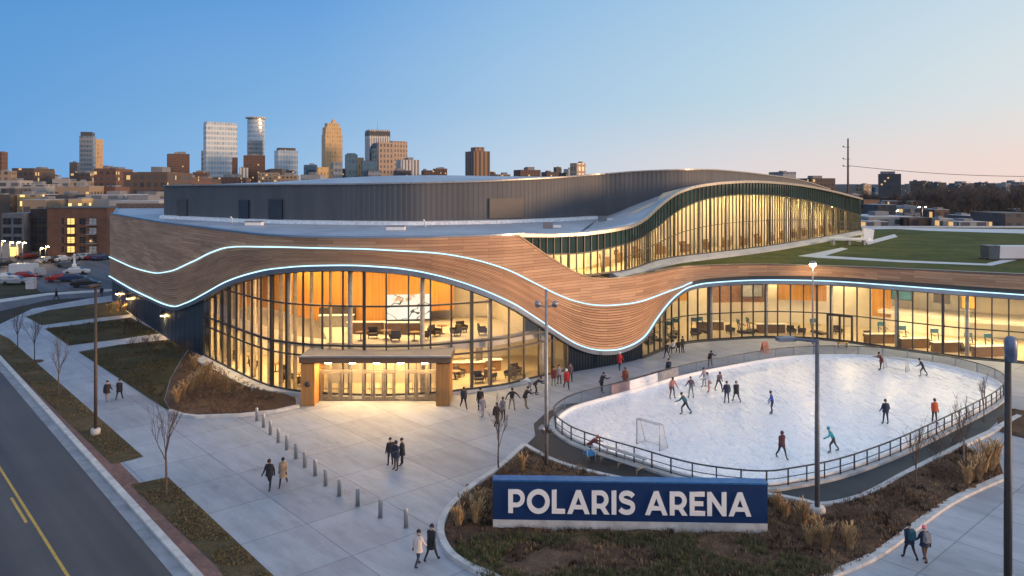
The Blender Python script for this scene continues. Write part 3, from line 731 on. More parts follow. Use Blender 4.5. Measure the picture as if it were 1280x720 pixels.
# wing entrance door in the glass
sd = fs_(1050); q = fac.at(sd, .1); nr = fac.nrm(sd); rz = math.atan2(nr.y, nr.x)+PI/2
d = MB(); ux = Vector((math.cos(rz), math.sin(rz)))
for k in (-1.3, 0, 1.3):
    d.box((q.x+ux.x*k, q.y+ux.y*k, 1.5), (.2,.25,3.0), 0, rz)
d.box((q.x, q.y, 2.95), (2.8,.25,.25), 0, rz); d.box((q.x, q.y, .15), (2.8,.2,.2), 0, rz); d.build('wing_door', M['mullion'], AR)
# ---- upper gallery with its roof ribbon
ZG = 8.9
ga = [fac.at(s, -.35) for s in samples(fs_(640,300), fs_(735,347), 3.0)]
gb = [G(px, py, ZG).to_2d() for px, py in ((775,339.5),(795,334.5),(818,326.5),(840,322),(865,318.8),(890,316),(925,312),(960,307.5),(985,303.6),(1010,299.5),(1042,294),(1075,288))]
gal = Plan(catmull([Vector((p.x, p.y, 0)) for p in ga + gb], 8))
def galprof(tr): return interp([gal.hit(*p) for p in tr])
gtop_tr = [(641,294.4),(660,294.6),(689,294.6),(723,293),(740,291),(758,288.6),(784,283),(801,274),(818,259),(840,243),(852,238),(865,234),(883,231),(902,229),(935,227.5),(960,228.5),(997,232),(1035,239),(1074.5,249)]
gtop = galprof(gtop_tr)
gdark = galprof([(641,318),(690,317.5),(720,316.5),(750,312),(775,306),(800,297),(820,284),(840,268),(860,256.5),(890,247),(925,243),(960,243.5),(997,248),(1035,256.5),(1074.5,269)])
gA, gE = 0.0, gal.L - .3
zg0 = lambda s: ZG
def facs_of_gal(s):   # timber top edge in front of the gallery where it runs along the facade
    return ZG
curtain('gallery_window_wall', gA, gE, zg0, lambda s: gdark(s), .92, [(lambda s: ZG + (gdark(s)-ZG)*.5 if s > gal.hit(780,300)[0] else -9, .08)], plan=gal, mw=.10, md=.13, wide=tuple(range(8,140,9)))
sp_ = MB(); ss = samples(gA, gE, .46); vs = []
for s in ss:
    q = gal.at(s, .01); vs += [(q.x, q.y, gdark(s)), (q.x, q.y, gtop(s)-.1)]
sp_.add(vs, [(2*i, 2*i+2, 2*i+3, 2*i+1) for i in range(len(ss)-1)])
dband = sp_.build('painted_dark_band', M['dark_teal'], AR)  # opaque panels whose dark colour paints in reflections and soffit shade
fr = MB(); n = round((gE-gA)/.92)
for i in range(n+1):
    s = gA + (gE-gA)*i/n; q = gal.at(s, .04); nr = gal.nrm(s)
    fr.box((q.x, q.y, (gdark(s)+gtop(s)-.1)/2), (.09,.14, gtop(s)-.1-gdark(s)), 0, math.atan2(nr.y, nr.x)+PI/2)
fr.build('dark_band_frame', M['mullion'], dband)
sweep('gallery_sill', samples(gal.hit(764,338)[0], gE, .6), lambda s: [(-.3, 8.2), (1.0, 8.2), (.95, 8.55), (.1, ZG), (-.3, ZG)], M['silver'], plan=gal)
sg_low = gal.hit(868,300)[0]
def soff(s, a): return gdark(s) + (.12 + .2*a if s < sg_low else min(a, gtop(s)-gdark(s)-.6))
gwall = MB(); ss = samples(gA+6, gE, 1.0); vs = []
for s in ss:
    q = gal.at(s, -5.0); vs += [(q.x, q.y, ZG-.05), (q.x, q.y, soff(s, 1.0)+.05)]
gwall.add(vs, [(2*i, 2*i+2, 2*i+3, 2*i+1) for i in range(len(ss)-1)]); gwall.build('gallery_back_wall', M['cream'], AR)
gf = MB(); gf.sheet([gal.at(s, -.1) for s in samples(gA+3, gE, 1)] + [gal.at(s, -5.1) for s in samples(gA+6, gE, 1)][::-1], ZG-.02); gf.build('gallery_floor', M['floor_in'], AR)
gc = MB(); vs = []
for s in ss:
    for o_ in (-.2, -5.1):
        q = gal.at(s, o_); vs.append((q.x, q.y, soff(s, 1.0)))
gc.add(vs, [(2*i, 2*i+2, 2*i+3, 2*i+1) for i in range(len(ss)-1)]); gc.build('gallery_soffit', mat('gallery_soffit_mat', (.5,.42,.28), .6), AR)
for i in range(22):
    s = gA + 9 + (gE-gA-10)*(i+.5)/22; q = gal.at(s, -2.6); nr = gal.nrm(s); mb = MB()
    mb.box((q.x, q.y, soff(s, .92)-.06), (1.8,.5,.05), 0, math.atan2(nr.y, nr.x)+PI/2); mb.build('gallery_lamp', emit('gallery_lamp_mat', (1.0,.76,.32), 100.0), AR)
for i in range(14):
    s = gA + 10 + (gE-gA-12)*(i+.5)/14; q = gal.at(s, -1.3); mb = MB(); mb.lathe([(.22,ZG-.02),(.22,soff(s, 1.0))], (q.x, q.y, 0), 10); mb.build('gallery_column', mat('pale_column', (.55,.50,.42), .5), AR)
for i in range(16):   # raking seats and rails seen as darker bars behind the gallery glass
    s = gA + 16 + (gE-gA-20)*(i+.5)/16; q = gal.at(s, -3.4); nr = gal.nrm(s); mb = MB()
    mb.box((q.x, q.y, ZG+.5), (1.5,.5,1.0), 0, math.atan2(nr.y, nr.x)+PI/2); mb.box((q.x+nr.x*-.3, q.y+nr.y*-.3, ZG+1.1), (1.5,.12,.5), 0, math.atan2(nr.y, nr.x)+PI/2)
    mb.build('gallery_bench', mat('bench_timber', (.25,.14,.06), .6), AR)
# grey metal volume (the bowl)
WP = [(-62,150)] + [tuple(G(*p, 13.2).to_2d()) for p in ((205,271.5),)] + [tuple(G(px, py, 13.2).to_2d()) for px, py in ((330,277),(480,279.5),(560,279),(640,277.3),(700,275),(745,272.5))] + [(15.5,103),(21.5,103.6),(26,106.5),(35,118),(51,139),(64.6,156),(62,170)]
Wp = Plan([WP[0]] + [ (p.x, p.y) for p in catmull([Vector((*p, 0)) for p in WP[1:-1]], 10)] + [WP[-1]])
sL = (Vector(WP[1]) - Vector(WP[0])).length
wt = [Wp.hit(*p) for p in ((207,232.5),(260,232),(320,231.5),(400,231),(480,230),(560,228.5),(600,227.3),(640,225.3),(702,222),(765,217),(790,215),(815,213.7),(852,212.5),(890,212.7),(927,215.5),(960,219.3),(985,222.6),(1010,228),(1035,236),(1052,241))]
wtop = interp(wt + [(0.0, 17.6)])
DARKMET = None
def bowl_mat():
    t = NT('bowl_standing_seam_metal'); o = t.obj(); n = t.noise(t.mapping(o, (1,1,.1)), .5, 4)
    c = t.ramp(n, [(.3, (.080,.085,.095)), (.7, (.105,.108,.115))]); t.bsdf(c, .62, .0, spec=.35); return t.m
BOWL = bowl_mat()
ribwall('bowl_wall', 0.2, Wp.L-.2, lambda s: 12.9, lambda s: wtop(s), BOWL, plan=Wp, pitch=.62, dep=.022)
sweep('bowl_coping', samples(sL*.2, Wp.L-1, .8), lambda s: [(-.3, wtop(s)-.02), (.22, wtop(s)-.02), (.22, wtop(s)+.14), (-.3, wtop(s)+.14)], mat('bowl_coping_metal', (.30,.29,.28), .4, .5), plan=Wp)
mid_ = Vector((0, 150))
rf = MB(); ss = samples(sL, Wp.L-6, 1.5); NJ = 9; vs = []
for s in ss:
    q = Wp.at(s, -.25); hump = 1.35*math.exp(-((q.x+14)/22)**2) - .5*math.exp(-((q.x-30)/14)**2)
    bq = Vector((q.x*1.03, 172)) if q.x < 40 else Vector((q.x+3, max(172, q.y+10)))
    for j in range(NJ):
        t = j/(NJ-1); p = q.lerp(bq, t); z = wtop(s)*(1-t) + min(wtop(s), 17.2)*t + hump*math.sin(PI*min(t*1.6, 1)) + .1*(1 if j else 0)
        vs.append((p.x, p.y, z))
rf.add(vs, [(i*NJ+j, (i+1)*NJ+j, (i+1)*NJ+j+1, i*NJ+j+1) for i in range(len(ss)-1) for j in range(NJ-1)], smooth=True)
rf.build('bowl_roof', M['silver'], AR)
# louvres and panels on the bowl wall
def wallpanel(name, px0, px1, py0, py1, m, thick=.12):
    s0, za = Wp.hit(px0, py0); s1, zb_ = Wp.hit(px1, py1)
    mb = MB(); a = Wp.at(s0, .1+thick); b = Wp.at(s1, .1+thick); c = Wp.at(s1, .0); d = Wp.at(s0, .0)
    mb.prism([a, b, c, d], min(za, zb_), max(za, zb_)); return mb.build(name, m, AR)
LOUV = mat('louvre_metal', (.075,.075,.075), .6, .2, .25, 3, stretch=(.2,.2,20))
wallpanel('louvre', 611, 653, 248, 272, mat('louvre_brown', (.10,.092,.088), .6, .2, .2, 3, stretch=(.2,.2,20)))
wallpanel('louvre', 337, 354, 249, 275, mat('dark_hatch', (.03,.04,.055), .5, .2))
wallpanel('louvre', 223, 235, 249, 270, LOUV); wallpanel('louvre', 300, 312, 250, 275, mat('dark_hatch', (.03,.04,.055), .5, .2))
# flat silver roof in front of the bowl
fr_ = MB(); fpl = [fac.at(s, -.1) for s in samples(S0, fs_(725, 343), 1.0)]
fr_.sheet(fpl + [Vector((11,100)), Vector((0,108)), Vector((-40,125)), Vector((-62,152)), Vector((-77.4,150))], 13.06); fr_.build('flat_roof', M['silver'], AR)
cb = MB(); sw_ = samples(sL*.5, Wp.hit(745,272)[0], .8); 
sweep('roof_kerb_flashing', sw_, lambda s: [(0, 13.05), (.7, 13.05), (.6, 13.42), (0, 13.5)], mat('white_flashing', (.72,.74,.76), .5), plan=Wp)
pw = MB(); pw.bar((fac.at(0).x+.1,fac.at(0).y+.4,12.9),(-77.2,150.4,12.9), .3, .7); pw.build('side_parapet', M['trim'], AR)
pw = MB(); pw.bar((-77.4,150.4,13.2),(-62,152,13.2), .4, 1.6); pw.build('rear_parapet', mat('brown_parapet', (.20,.12,.085), .6), AR)
# roof ribbon that climbs over the gallery
win = interp([(Wp.hit(px, 255)[0], 13.12 if px <= 745 else Wp.hit(px, py)[1]) for px, py in ((640,277),(700,275),(745,272.5),(760,269.5),(790,257.5),(820,246.2),(840,238),(865,232),(890,229.5),(927,226),(960,226.8),(997,230),(1035,238))])
pxs = [641,655,670,690,710,725,740,750,760,775,790,800,810,820,830,840,850,865,880,895,910,927,945,960,980,997,1015,1030,1040]
rb = MB(); vs = []; NR = 6
for px in pxs:
    sg, _ = gal.hit(px, 270); swl, _ = Wp.hit(px, 255)
    zo = gtop(sg); zi = win(swl)
    o2 = gal.at(sg, .55); i2 = Wp.at(swl, -.1)
    vs.append((o2.x, o2.y, zo-.12)); vs.append((o2.x, o2.y, zo+.18))
    for j in range(1, NR):
        t = j/(NR-1); p = o2.lerp(i2, t); vs.append((p.x, p.y, (zo+.18)*(1-t) + zi*t - .25*math.sin(PI*t)))
K = NR+1
sg_end = gE
q = gal.at(gE, .55); b_ = Wp.at(Wp.hit(1040,240)[0], -.1)
vs.append((q.x, q.y, gtop(gE)-.12)); vs.append((q.x, q.y, gtop(gE)+.18))
for j in range(1, NR):
    t = j/(NR-1); p = q.lerp(b_, t); vs.append((p.x, p.y, (gtop(gE)+.18)*(1-t) + win(Wp.L-12)*t))
n = len(pxs)+1
rb.add(vs, [(i*K+j, (i+1)*K+j, (i+1)*K+j+1, i*K+j+1) for i in range(n-1) for j in range(K-1)], smooth=True)
rb.build('roof_ribbon', M['silver'], AR)
ga_s = [gal.hit(px, 270)[0] for px in pxs] + [gE]
sweep('ribbon_edge', samples(ga_s[0], gE, .7), lambda s: [(.05, gtop(s)-.14), (.62, gtop(s)-.10), (.62, gtop(s)+.2), (.45, gtop(s)+.22), (.05, gtop(s)+.05)], mat('ribbon_edge_metal', (.42,.40,.36), .35, .7), plan=gal)
ge = gal.at(gE); ew = MB(); ew.prism([ge, ge+Vector((.3,.1)), Vector((66,172)), Vector((65.5,172))], 8.2, gtop(gE)); ew.build('gallery_end_wall', M['dark_teal'], AR)
# green roof over the wing
ZW = 8.25
gr = MB(); gs = [gal.at(s, .3) for s in samples(gal.hit(745,330)[0], gE, 1.5)]
fw = [fac.at(s, -.3) for s in samples(fs_(748,345), SEND, 1.5)]
gr.sheet(fw + [Vector((130,75)), Vector((150,168)), Vector((70,168))] + gs[::-1], ZW); gr.build('green_roof', M['green_roof'], AR)
gw = MB(); gw.prism([Vector((66,169)), Vector((150,169)), Vector((150,172)), Vector((66,172))], 0, ZW+.2); gw.build('rear_wing_wall', M['kerb'], AR)
PATH = mat('roof_paving', (.50,.52,.54), .6, 0, .12, 1)
def roofpath(pts, z=ZW+.02):
    m = MB(); m.sheet([G(a, b, z) for a, b in pts], z); m.build('roof_path', PATH, AR)
roofpath([(997,320),(1020,316),(1052,309.5),(1060,311),(1040,317),(1032,319.5),(1120,325),(1232,329.5),(1260,323),(1275,324),(1240,332),(1130,328),(1020,322)])
roofpath([(1082,302),(1118,292.5),(1122,296),(1085,306)], ZW+.024)
roofpath([(1077,287),(1120,286),(1160,288.5),(1285,292),(1400,294),(1400,289),(1285,286.8),(1160,285.2),(1078,284)], ZW+.02)
# ------------------------------------------------------------------ ICE RINK
RK = [(697.5,527),(699,538),(712,549),(727,557),(765,570.5),(802,581.5),(842,594),(880,603),(930,609.5),(960,610.5),(982,607.5),(1032,598),(1077,584),(1122,566),(1160,548),(1200,528),(1235,509),(1250,496),(1252,486),(1235,475),(1194,463),(1137,452.5),(1062,447),(987,449),(912,461),(849,474.5),(800,489),(755,501.5),(717,513)]
rk_pts = catmull([G(*p) for p in RK], 8, True)
rink = Plan([(p.x, p.y) for p in rk_pts], True)
RS = lambda px, py: min(range(len(rink.p)-1), key=lambda i: (rink.p[i]-G(px, py).to_2d()).length)
rs = lambda px, py: rink.s[RS(px, py)]
cxy = sum((p for p in rink.p[:-1]), Vector((0,0)))/(len(rink.p)-1)
# outward direction of the rink outline
_o = (rink.at(10) - cxy).dot(rink.nrm(10)); ROUT = 1 if _o > 0 else -1
RINK = empty('ice_rink', (cxy.x, cxy.y, 0), 0, 'oval outdoor ice rink with railing and white kickboards in front of the arena', 'ice rink')
def ice_mat():
    t = NT('ice'); p = t.pos(); n = t.noise(p, .09, 4); n2 = t.noise(t.mapping(p, (1, .25, 1), (0,0,.6)), 1.6, 6, .7)
    c = t.ramp(n, [(.3, (.86,.87,.90)), (.7, (.93,.93,.93))]); c = t.mix(.10, c, t.ramp(n2, [(.4, (.82,.85,.90)), (.6, (1,1,1))]), 'MULTIPLY')
    for k, (sc_, an) in enumerate(((.22,.3),(.30,1.2),(.26,2.2),(.5,.8),(.6,2.7))):   # skate scratches
        q = t.noise(t.mapping(p, (1,1,1), (0,0,an), (k*31,k*17,0)), sc_, 5, .62); ln = t.math('LESS_THAN', t.math('ABSOLUTE', t.math('SUBTRACT', q, .5)), .004)
        c = t.mix(t.math('MULTIPLY', ln, .6), c, (.50,.56,.66))
    t.bsdf(c, t.math('MULTIPLY_ADD', n2, .25, .16), 0, n2, .0012); return t.m
ic = MB(); ic.sheet(rink.p[:-1], .06); ic.build('ice_sheet', ice_mat(), RINK)
def rpt(s, off): s = s % rink.L; return rink.at(s, off*ROUT)
def rsweep(name, a, b, sec, m, parent=RINK, step=.5, closed=False):
    n = max(3, int((b-a)/step)); mb = MB(); vs = []; k = len(sec)
    for i in range(n+1):
        s = a + (b-a)*i/n
        for o, z in sec:
            q = rpt(s, o); vs.append((q.x, q.y, z))
    fs = [(i*k+j, (i+1)*k+j, (i+1)*k+(j+1)%k, i*k+(j+1)%k) for i in range(n) for j in range(k)]
    if not closed: fs += [tuple(range(k)), tuple(n*k+j for j in range(k))[::-1]]
    mb.add(vs, fs); return mb.build(name, m, parent)
rsweep('rink_kerb', 0, rink.L, [(.0,-.02),(.0,.16),(.55,.16),(.55,-.02)], M['kerb'], closed=True)
rsweep('kickboard', 0, rink.L, [(-.02,.05),(-.02,.32),(.08,.32),(.08,.05)], M['white'], closed=True)
# which way the outline runs: front railing from the left end round the front to the right end
sFL, sFR = rs(699,538), rs(1251,492)
if sFR < sFL: sFR += rink.L
sBR, sBL = sFR, sFL + rink.L
RAIL = mat('dark_rail_metal', (.05,.058,.07), .4, .6, .15, 4)
RAILL = mat('light_rail_metal', (.42,.45,.48), .4, .6, .1, 4)
fr = rsweep('railing', sFL, sFR, [(.22,1.08),(.22,1.15),(.30,1.15),(.30,1.08)], RAIL)
rsweep('mid_rail', sFL, sFR, [(.24,.62),(.24,.66),(.28,.66),(.28,.62)], RAIL, fr)
rsweep('low_rail', sFL, sFR, [(.24,.22),(.24,.26),(.28,.26),(.28,.22)], RAIL, fr)
n = int((sFR-sFL)/1.35)
for i in range(n+1):
    q = rpt(sFL + (sFR-sFL)*i/n, .26); mb = MB(); mb.box((q.x, q.y, .62), (.07,.07,1.0), 0, i*.3); mb.build('railing_post', RAIL, fr)
GLP = glassmat('rink_glass', (.60,.64,.70), .06)
bgp = MB(); nn = int((sBL-sBR)/.5); vs = []
for i in range(nn+1):
    q = rpt(sBR+(sBL-sBR)*i/nn, .24); vs += [(q.x,q.y,.17),(q.x,q.y,1.12)]
bgp.add(vs, [(2*i,2*i+2,2*i+3,2*i+1) for i in range(nn)]); gp = bgp.build('glass_barrier', GLP, RINK)
rsweep('barrier_rail', sBR, sBL, [(.20,1.10),(.20,1.17),(.30,1.17),(.30,1.10)], RAIL, gp)
n = int((sBL-sBR)/2.2)
for i in range(n):
    q = rpt(sBR + (sBL-sBR)*i/n, .30); mb = MB(); mb.box((q.x, q.y, .6), (.08,.08,1.05)); mb.build('barrier_post', RAILL, gp)
# printed white banner and two dark panels on the back boards
def banner(px0, px1, py, m, name, lab=None):
    a, b = rs(px0, py[0]), rs(px1, py[1]); 
    if a > b: a, b = b, a
    if b - a > rink.L/2: a, b = b, a + rink.L
    o = rsweep(name, a, b, [(.10,.2),(.10,1.08),(.15,1.08),(.15,.2)], m)
    if lab: o['label'] = lab
    return o
def banner_mat():
    t = NT('banner_print'); o = t.pos(); n = t.noise(t.mapping(o, (.6,.6,4)), 2.0, 1, .3)
    t.bsdf(t.ramp(n, [(.56, (.74,.75,.76)), (.58, (.45,.48,.52)), (.62, (.74,.75,.76))]), .5); return t.m
banner(789, 822, (491,482), banner_mat(), 'banner', 'white printed banner on the boards')
banner(823, 850, (481,474), mat('grey_panel', (.20,.21,.23), .5), 'barrier_panel'); banner(765, 788, (498,491), mat('plum_panel', (.22,.15,.16), .5), 'barrier_panel')
# painted lines in the ice
LN = mat('ice_line', (.62,.66,.72), .5)
def iceline(pts, w=.09):
    pl = Plan([G(*p).to_2d() for p in pts]); mb = MB(); vs = []
    for i in range(24):
        s = pl.L*i/23
        for k in (-w/2, w/2): q = pl.at(s, k); vs.append((q.x, q.y, .064))
    mb.add(vs, [(2*i,2*i+1,2*i+3,2*i+2) for i in range(23)]); mb.build('ice_line', LN, RINK)
for pts in ([(915,503),(955,506),(1000,503),(1022,500)], [(1022,498),(1060,508),(1102,518)], [(1050,495),(1075,488),(1090,482)], [(1102,518),(1130,516),(1152,505)]): iceline([tuple(p) for p in pts])
# hockey goals
def goal(name, px, py, px2, py2, h, label, depth=.9):
    a, b = G(px, py), G(px2, py2); t = empty(name, ((a.x+b.x)/2, (a.y+b.y)/2, .06), 0, label, 'goal', 'goals on the ice')
    d = (b-a).normalized(); bk = Vector((-d.y, d.x, 0))
    if bk.y < 0: bk = -bk
    f = MB()
    a.z = b.z = .06; up = Vector((0,0,h))
    f.tube([a, a+up, b+up, b], .045, 8)
    f.tube([a, a+bk*depth, b+bk*depth, b], .03, 6); f.tube([a+up, a+up*.98+bk*depth*.4, b+up*.98+bk*depth*.4, b+up], .025, 6)
    f.tube([a+bk*depth, a+up*.98+bk*depth*.4], .025, 6); f.tube([b+bk*depth, b+up*.98+bk*depth*.4], .025, 6)
    f.build('goal_frame', RAILL, t)
    nt_ = MB(); m2 = 16
    def net(p, q, r, s):
        for i in range(m2+1):
            u = i/m2
            nt_.bar(p.lerp(q,u), s.lerp(r,u), .008); nt_.bar(p.lerp(s,u), q.lerp(r,u), .008)
    net(a+bk*depth, b+bk*depth, b+up*.98+bk*depth*.4, a+up*.98+bk*depth*.4)
    net(a, a+bk*depth, a+up*.98+bk*depth*.4, a+up); net(b, b+bk*depth, b+up*.98+bk*depth*.4, b+up)
    nt_.build('net', mat('white_net', (.7,.7,.7), .8), t)
goal('ice_goal', 796, 556, 824.5, 565, 1.7, 'large goal frame with net standing near the front railing of the rink')
goal('ice_goal', 1104, 461.5, 1132, 466.5, 1.15, 'low goal frame lying far back on the ice beside a dark figure')
# ------------------------------------------------------------------ SIGN
sl_, sr_ = G(616,664), G(960,669.5); sdv = (sr_-sl_); SW = sdv.length; srz = math.atan2(sdv.y, sdv.x); sc = (sl_+sr_)/2
def glyph(ch):
    def arc(cx, cy, r, a0, a1, n=14): return [(cx+r*math.cos(R(a0+(a1-a0)*i/n)), cy+r*math.sin(R(a0+(a1-a0)*i/n))) for i in range(n+1)]
    if ch == 'P': return .755, [[(0,0),(.215,0),(.215,.25)] + arc(.38,.625,.375,-90,90) + [(0,1)], [(.215,.43)] + arc(.37,.62,.19,-90,90) + [(.215,.81)]]
    if ch == 'O': return 1.04, [arc(.52,.5,.52,0,354,40), arc(.52,.5,.31,0,354,34)]
    if ch == 'L': return .60, [[(0,0),(.6,0),(.6,.19),(.215,.19),(.215,1),(0,1)]]
    if ch == 'A': return 1.02, [[(0,0),(.22,0),(.305,.2),(.715,.2),(.8,0),(1.02,0),(.615,1),(.405,1)], [(.375,.37),(.645,.37),(.51,.71)]]
    if ch == 'R': return .80, [[(0,0),(.215,0),(.215,.25),(.385,.25),(.56,0),(.80,0),(.585,.305)] + arc(.385,.625,.375,-52,90) + [(0,1)], [(.215,.43)] + arc(.37,.62,.19,-90,90) + [(.215,.81)]]
    if ch == 'I': return .215, [[(0,0),(.215,0),(.215,1),(0,1)]]
    if ch == 'E': return .69, [[(0,0),(.69,0),(.69,.19),(.215,.19),(.215,.41),(.61,.41),(.61,.59),(.215,.59),(.215,.81),(.67,.81),(.67,1),(0,1)]]
    if ch == 'N': return .86, [[(0,0),(.21,0),(.21,.63),(.67,0),(.86,0),(.86,1),(.65,1),(.65,.37),(.19,1),(0,1)]]
    if ch == 'S':
        c = catmull([Vector((x, y, 0)) for x, y in ((.66,.775),(.56,.86),(.40,.905),(.22,.875),(.125,.74),(.19,.61),(.36,.545),(.52,.495),(.635,.41),(.64,.24),(.54,.13),(.36,.095),(.18,.135),(.07,.225))], 5)
        pl = Plan([(p.x, p.y) for p in c]); ss = [pl.s[i] for i in range(len(pl.p))]
        ta = lambda s: (pl.at(min(s+.03, pl.L)) - pl.at(max(s-.03, 0))).normalized()
        L_ = []; R_ = []
        for i, s in enumerate(ss):
            t = ta(s); nn_ = Vector((t.y, -t.x)); L_.append(tuple(pl.p[i]+nn_*.1)); R_.append(tuple(pl.p[i]-nn_*.1))
        return .74, [L_ + R_[::-1]]
SIGN = empty('arena_sign', (sc.x, sc.y, 0), srz, 'long blue wall sign with white capital letters in the mulch bed', 'sign')
SH = 2.52; z0 = .58
sb = MB(); sb.box((0,.35,(SH+z0)/2), (SW,.6,SH-z0))
NAVY = mat('navy_sign_panel', (.007,.030,.105), .4, 0, .12, .5)
so = sb.build('sign_panel', NAVY); par(so, SIGN, True)
cpm = MB(); cpm.box((0,.35,SH+.04), (SW+.04,.66,.08)); o = cpm.build('sign_cap', mat('blue_cap', (.03,.14,.34), .35, .2)); par(o, SIGN, True)
bb = MB(); bb.box((0,.36,z0/2-.05), (SW-.02,.66,z0+.1)); o = bb.build('sign_base', M['kerb']); par(o, SIGN, True)
LH = 1.19; txt = 'POLARIS ARENA'; gap = .095; tot = 0
for ch in txt: tot += (.36 if ch == ' ' else glyph(ch)[0] + gap)
tot -= gap
target = 304/344*SW; kx = target/(tot*LH); x = -target/2 - .02
LETTER = mat('white_sign_letter', (.82,.80,.77), .5, 0, .04, 2)
for ch in txt:
    if ch == ' ': x += .36*LH*kx; continue
    wd, loops = glyph(ch)
    cu = bpy.data.curves.new('letter', 'CURVE'); cu.dimensions = '2D'; cu.fill_mode = 'BOTH'; cu.extrude = .035
    for lp in loops:
        sp = cu.splines.new('POLY'); sp.points.add(len(lp)-1); sp.use_cyclic_u = True
        for p_, (a, b) in zip(sp.points, lp): p_.co = (a*LH*kx, b*LH, 0, 1)
    tmp = bpy.data.objects.new('tmp', cu); COL.objects.link(tmp); dg_ = bpy.context.evaluated_depsgraph_get()
    me = bpy.data.meshes.new_from_object(tmp.evaluated_get(dg_)); bpy.data.objects.remove(tmp); bpy.data.curves.remove(cu)
    me.name = 'letter'; me.materials.clear(); me.materials.append(LETTER)
    o = bpy.data.objects.new('letter', me); COL.objects.link(o); par(o, SIGN, True)
    o.location = (x, .35-.3-.036, z0 + .36); o.rotation_euler = (R(90), 0, 0)
    x += (wd+gap)*LH*kx
# ------------------------------------------------------------------ BOLLARDS
STEEL = mat('brushed_steel', (.42,.41,.40), .3, .85, .1, 8, stretch=(1,1,.1))
BOL = [(321,526),(329.5,534),(338,543),(348,553),(358.5,562),(370,573),(381,584),(394,594.5),(407,607),(424,620),(447,632.5),(475.5,647),(507.5,659.5)]
bp_ = empty('bollard', (0,0,0)); bp_['category'] = 'bollard'
m_ = MB(); m_.lathe([(.115,0),(.115,.93),(.10,.965),(.0,.975)], (0,0,0), 16); o = m_.build('post', STEEL); par(o, bp_, True)
m_ = MB(); m_.lathe([(.15,0),(.15,.025),(.116,.03)], (0,0,0), 16); o = m_.build('base_plate', M['grey_metal']); par(o, bp_, True)
names = ['first', 'second', 'third', 'fourth', 'fifth', 'sixth', 'seventh', 'eighth', 'ninth', 'tenth', 'eleventh', 'twelfth', 'thirteenth']
for i, p in enumerate(BOL):
    lab = f'steel bollard, {names[i]} in the row counted from the entrance portal'
    if i == 0: lab = 'steel bollard nearest the entrance portal, beside the planting bed kerb'
    if i == 12: lab = 'steel bollard nearest the camera, at the open end of the row'
    o = bp_ if i == 0 else dup(bp_, G(*p), label=lab, group='bollards across the plaza')
    if i == 0: o.location = G(*p); tag(o, lab, 'bollard', 'bollards across the plaza')
# ------------------------------------------------------------------ LAMP POSTS
def post(px, py, ptop, m, r, label, base=None, name='lamp_post'):
    g_ = G(px, py); h = atY(px, ptop, g_.y).z; t = empty(name, g_, 0, label, 'lamp post', 'lamp posts')
    mb = MB(); mb.lathe([(r,0),(r,h*.3),(r*.75,h),(0,h+.02)], (0,0,0), 12); o = mb.build('pole', m); par(o, t, True)
    if base:
        mb = MB(); mb.lathe([(base,-.1),(base,.35),(base*.92,.42),(0,.43)], (0,0,0), 16); o = mb.build('concrete_foot', M['kerb']); par(o, t, True)
    return t, h
def child(t, mb, name, m): o = mb.build(name, m); par(o, t, True); return o
POLEM = mat('brown_pole_metal', (.065,.045,.033), .5, .3, .15, 3)
t, h = post(119.5, 543, 357, POLEM, .115, 'tall brown lamp post in the grass verge beside the road', .32)
mb = MB(); mb.box((0,-.5,h+.05), (.35,1.1,.14)); child(t, mb, 'lamp_head', POLEM)
t, h = post(683, 585, 362, mat('pale_pole_metal', (.30,.28,.27), .4, .5), .12, 'grey lamp post with two spotlights beside the left end of the rink')
for dx in (-1, 1):
    mb = MB(); mb.bar((0,0,h-1.1),(dx*.5,0,h-.95), .07); a = mb; a.tube([(dx*.5,-.12,h-1.0),(dx*.55,.02,h-.85),(dx*.6,.2,h-.78)], [.17,.19,.1], 10); child(t, mb, 'spotlight', M['grey_metal'])
for dx in (-1, 1):
    mb = MB(); mb.tube([(dx*.12,-.1,2.3),(dx*.34,-.2,2.6)], [.15,.2], 10); child(t, mb, 'low_spotlight', M['grey_metal'])
t, h = post(1016, 430, 330, mat('pale_pole_metal', (.30,.28,.27), .4, .5), .10, 'lit lamp post between the back of the rink and the wing glass')
mb = MB(); mb.lathe([(.05,0),(.36,.05),(.38,.26),(.05,.34)], (0,0,h), 14); child(t, mb, 'lamp_head', M['grey_metal'])
mb = MB(); mb.lathe([(0,-.34),(.26,-.26),(.36,.0),(0,.05)], (0,0,h), 14); child(t, mb, 'lamp_globe', emit('street_lamp_glow', (1,.70,.34), 110.0))
t, h = post(1021.5, 643, 424, mat('grey_pole_paint', (.11,.115,.13), .45, .3), .135, 'thick grey lamp post on a concrete foot at the right end of the sign', .42)
mb = MB(); mb.bar((0,0,h-.12),(-1.4,.4,h-.05), .12); mb.box((-1.5,.45,h-.08), (1.0,.5,.2), 0, .2); child(t, mb, 'lamp_arm', mat('blue_grey_arm', (.14,.18,.26), .4, .4))
t, h = post(1260, 735, 447, mat('dark_post_paint', (.035,.030,.030), .5, .2), .165, 'tall dark lamp post rising in front of the right edge', .5)
mb = MB(); mb.lathe([(.15,-.2),(.24,-.15),(.26,.7),(.18,.9),(0,.95)], (.12,0,h), 12); child(t, mb, 'lamp_head', mat('blue_grey_arm', (.14,.18,.26), .4, .4))
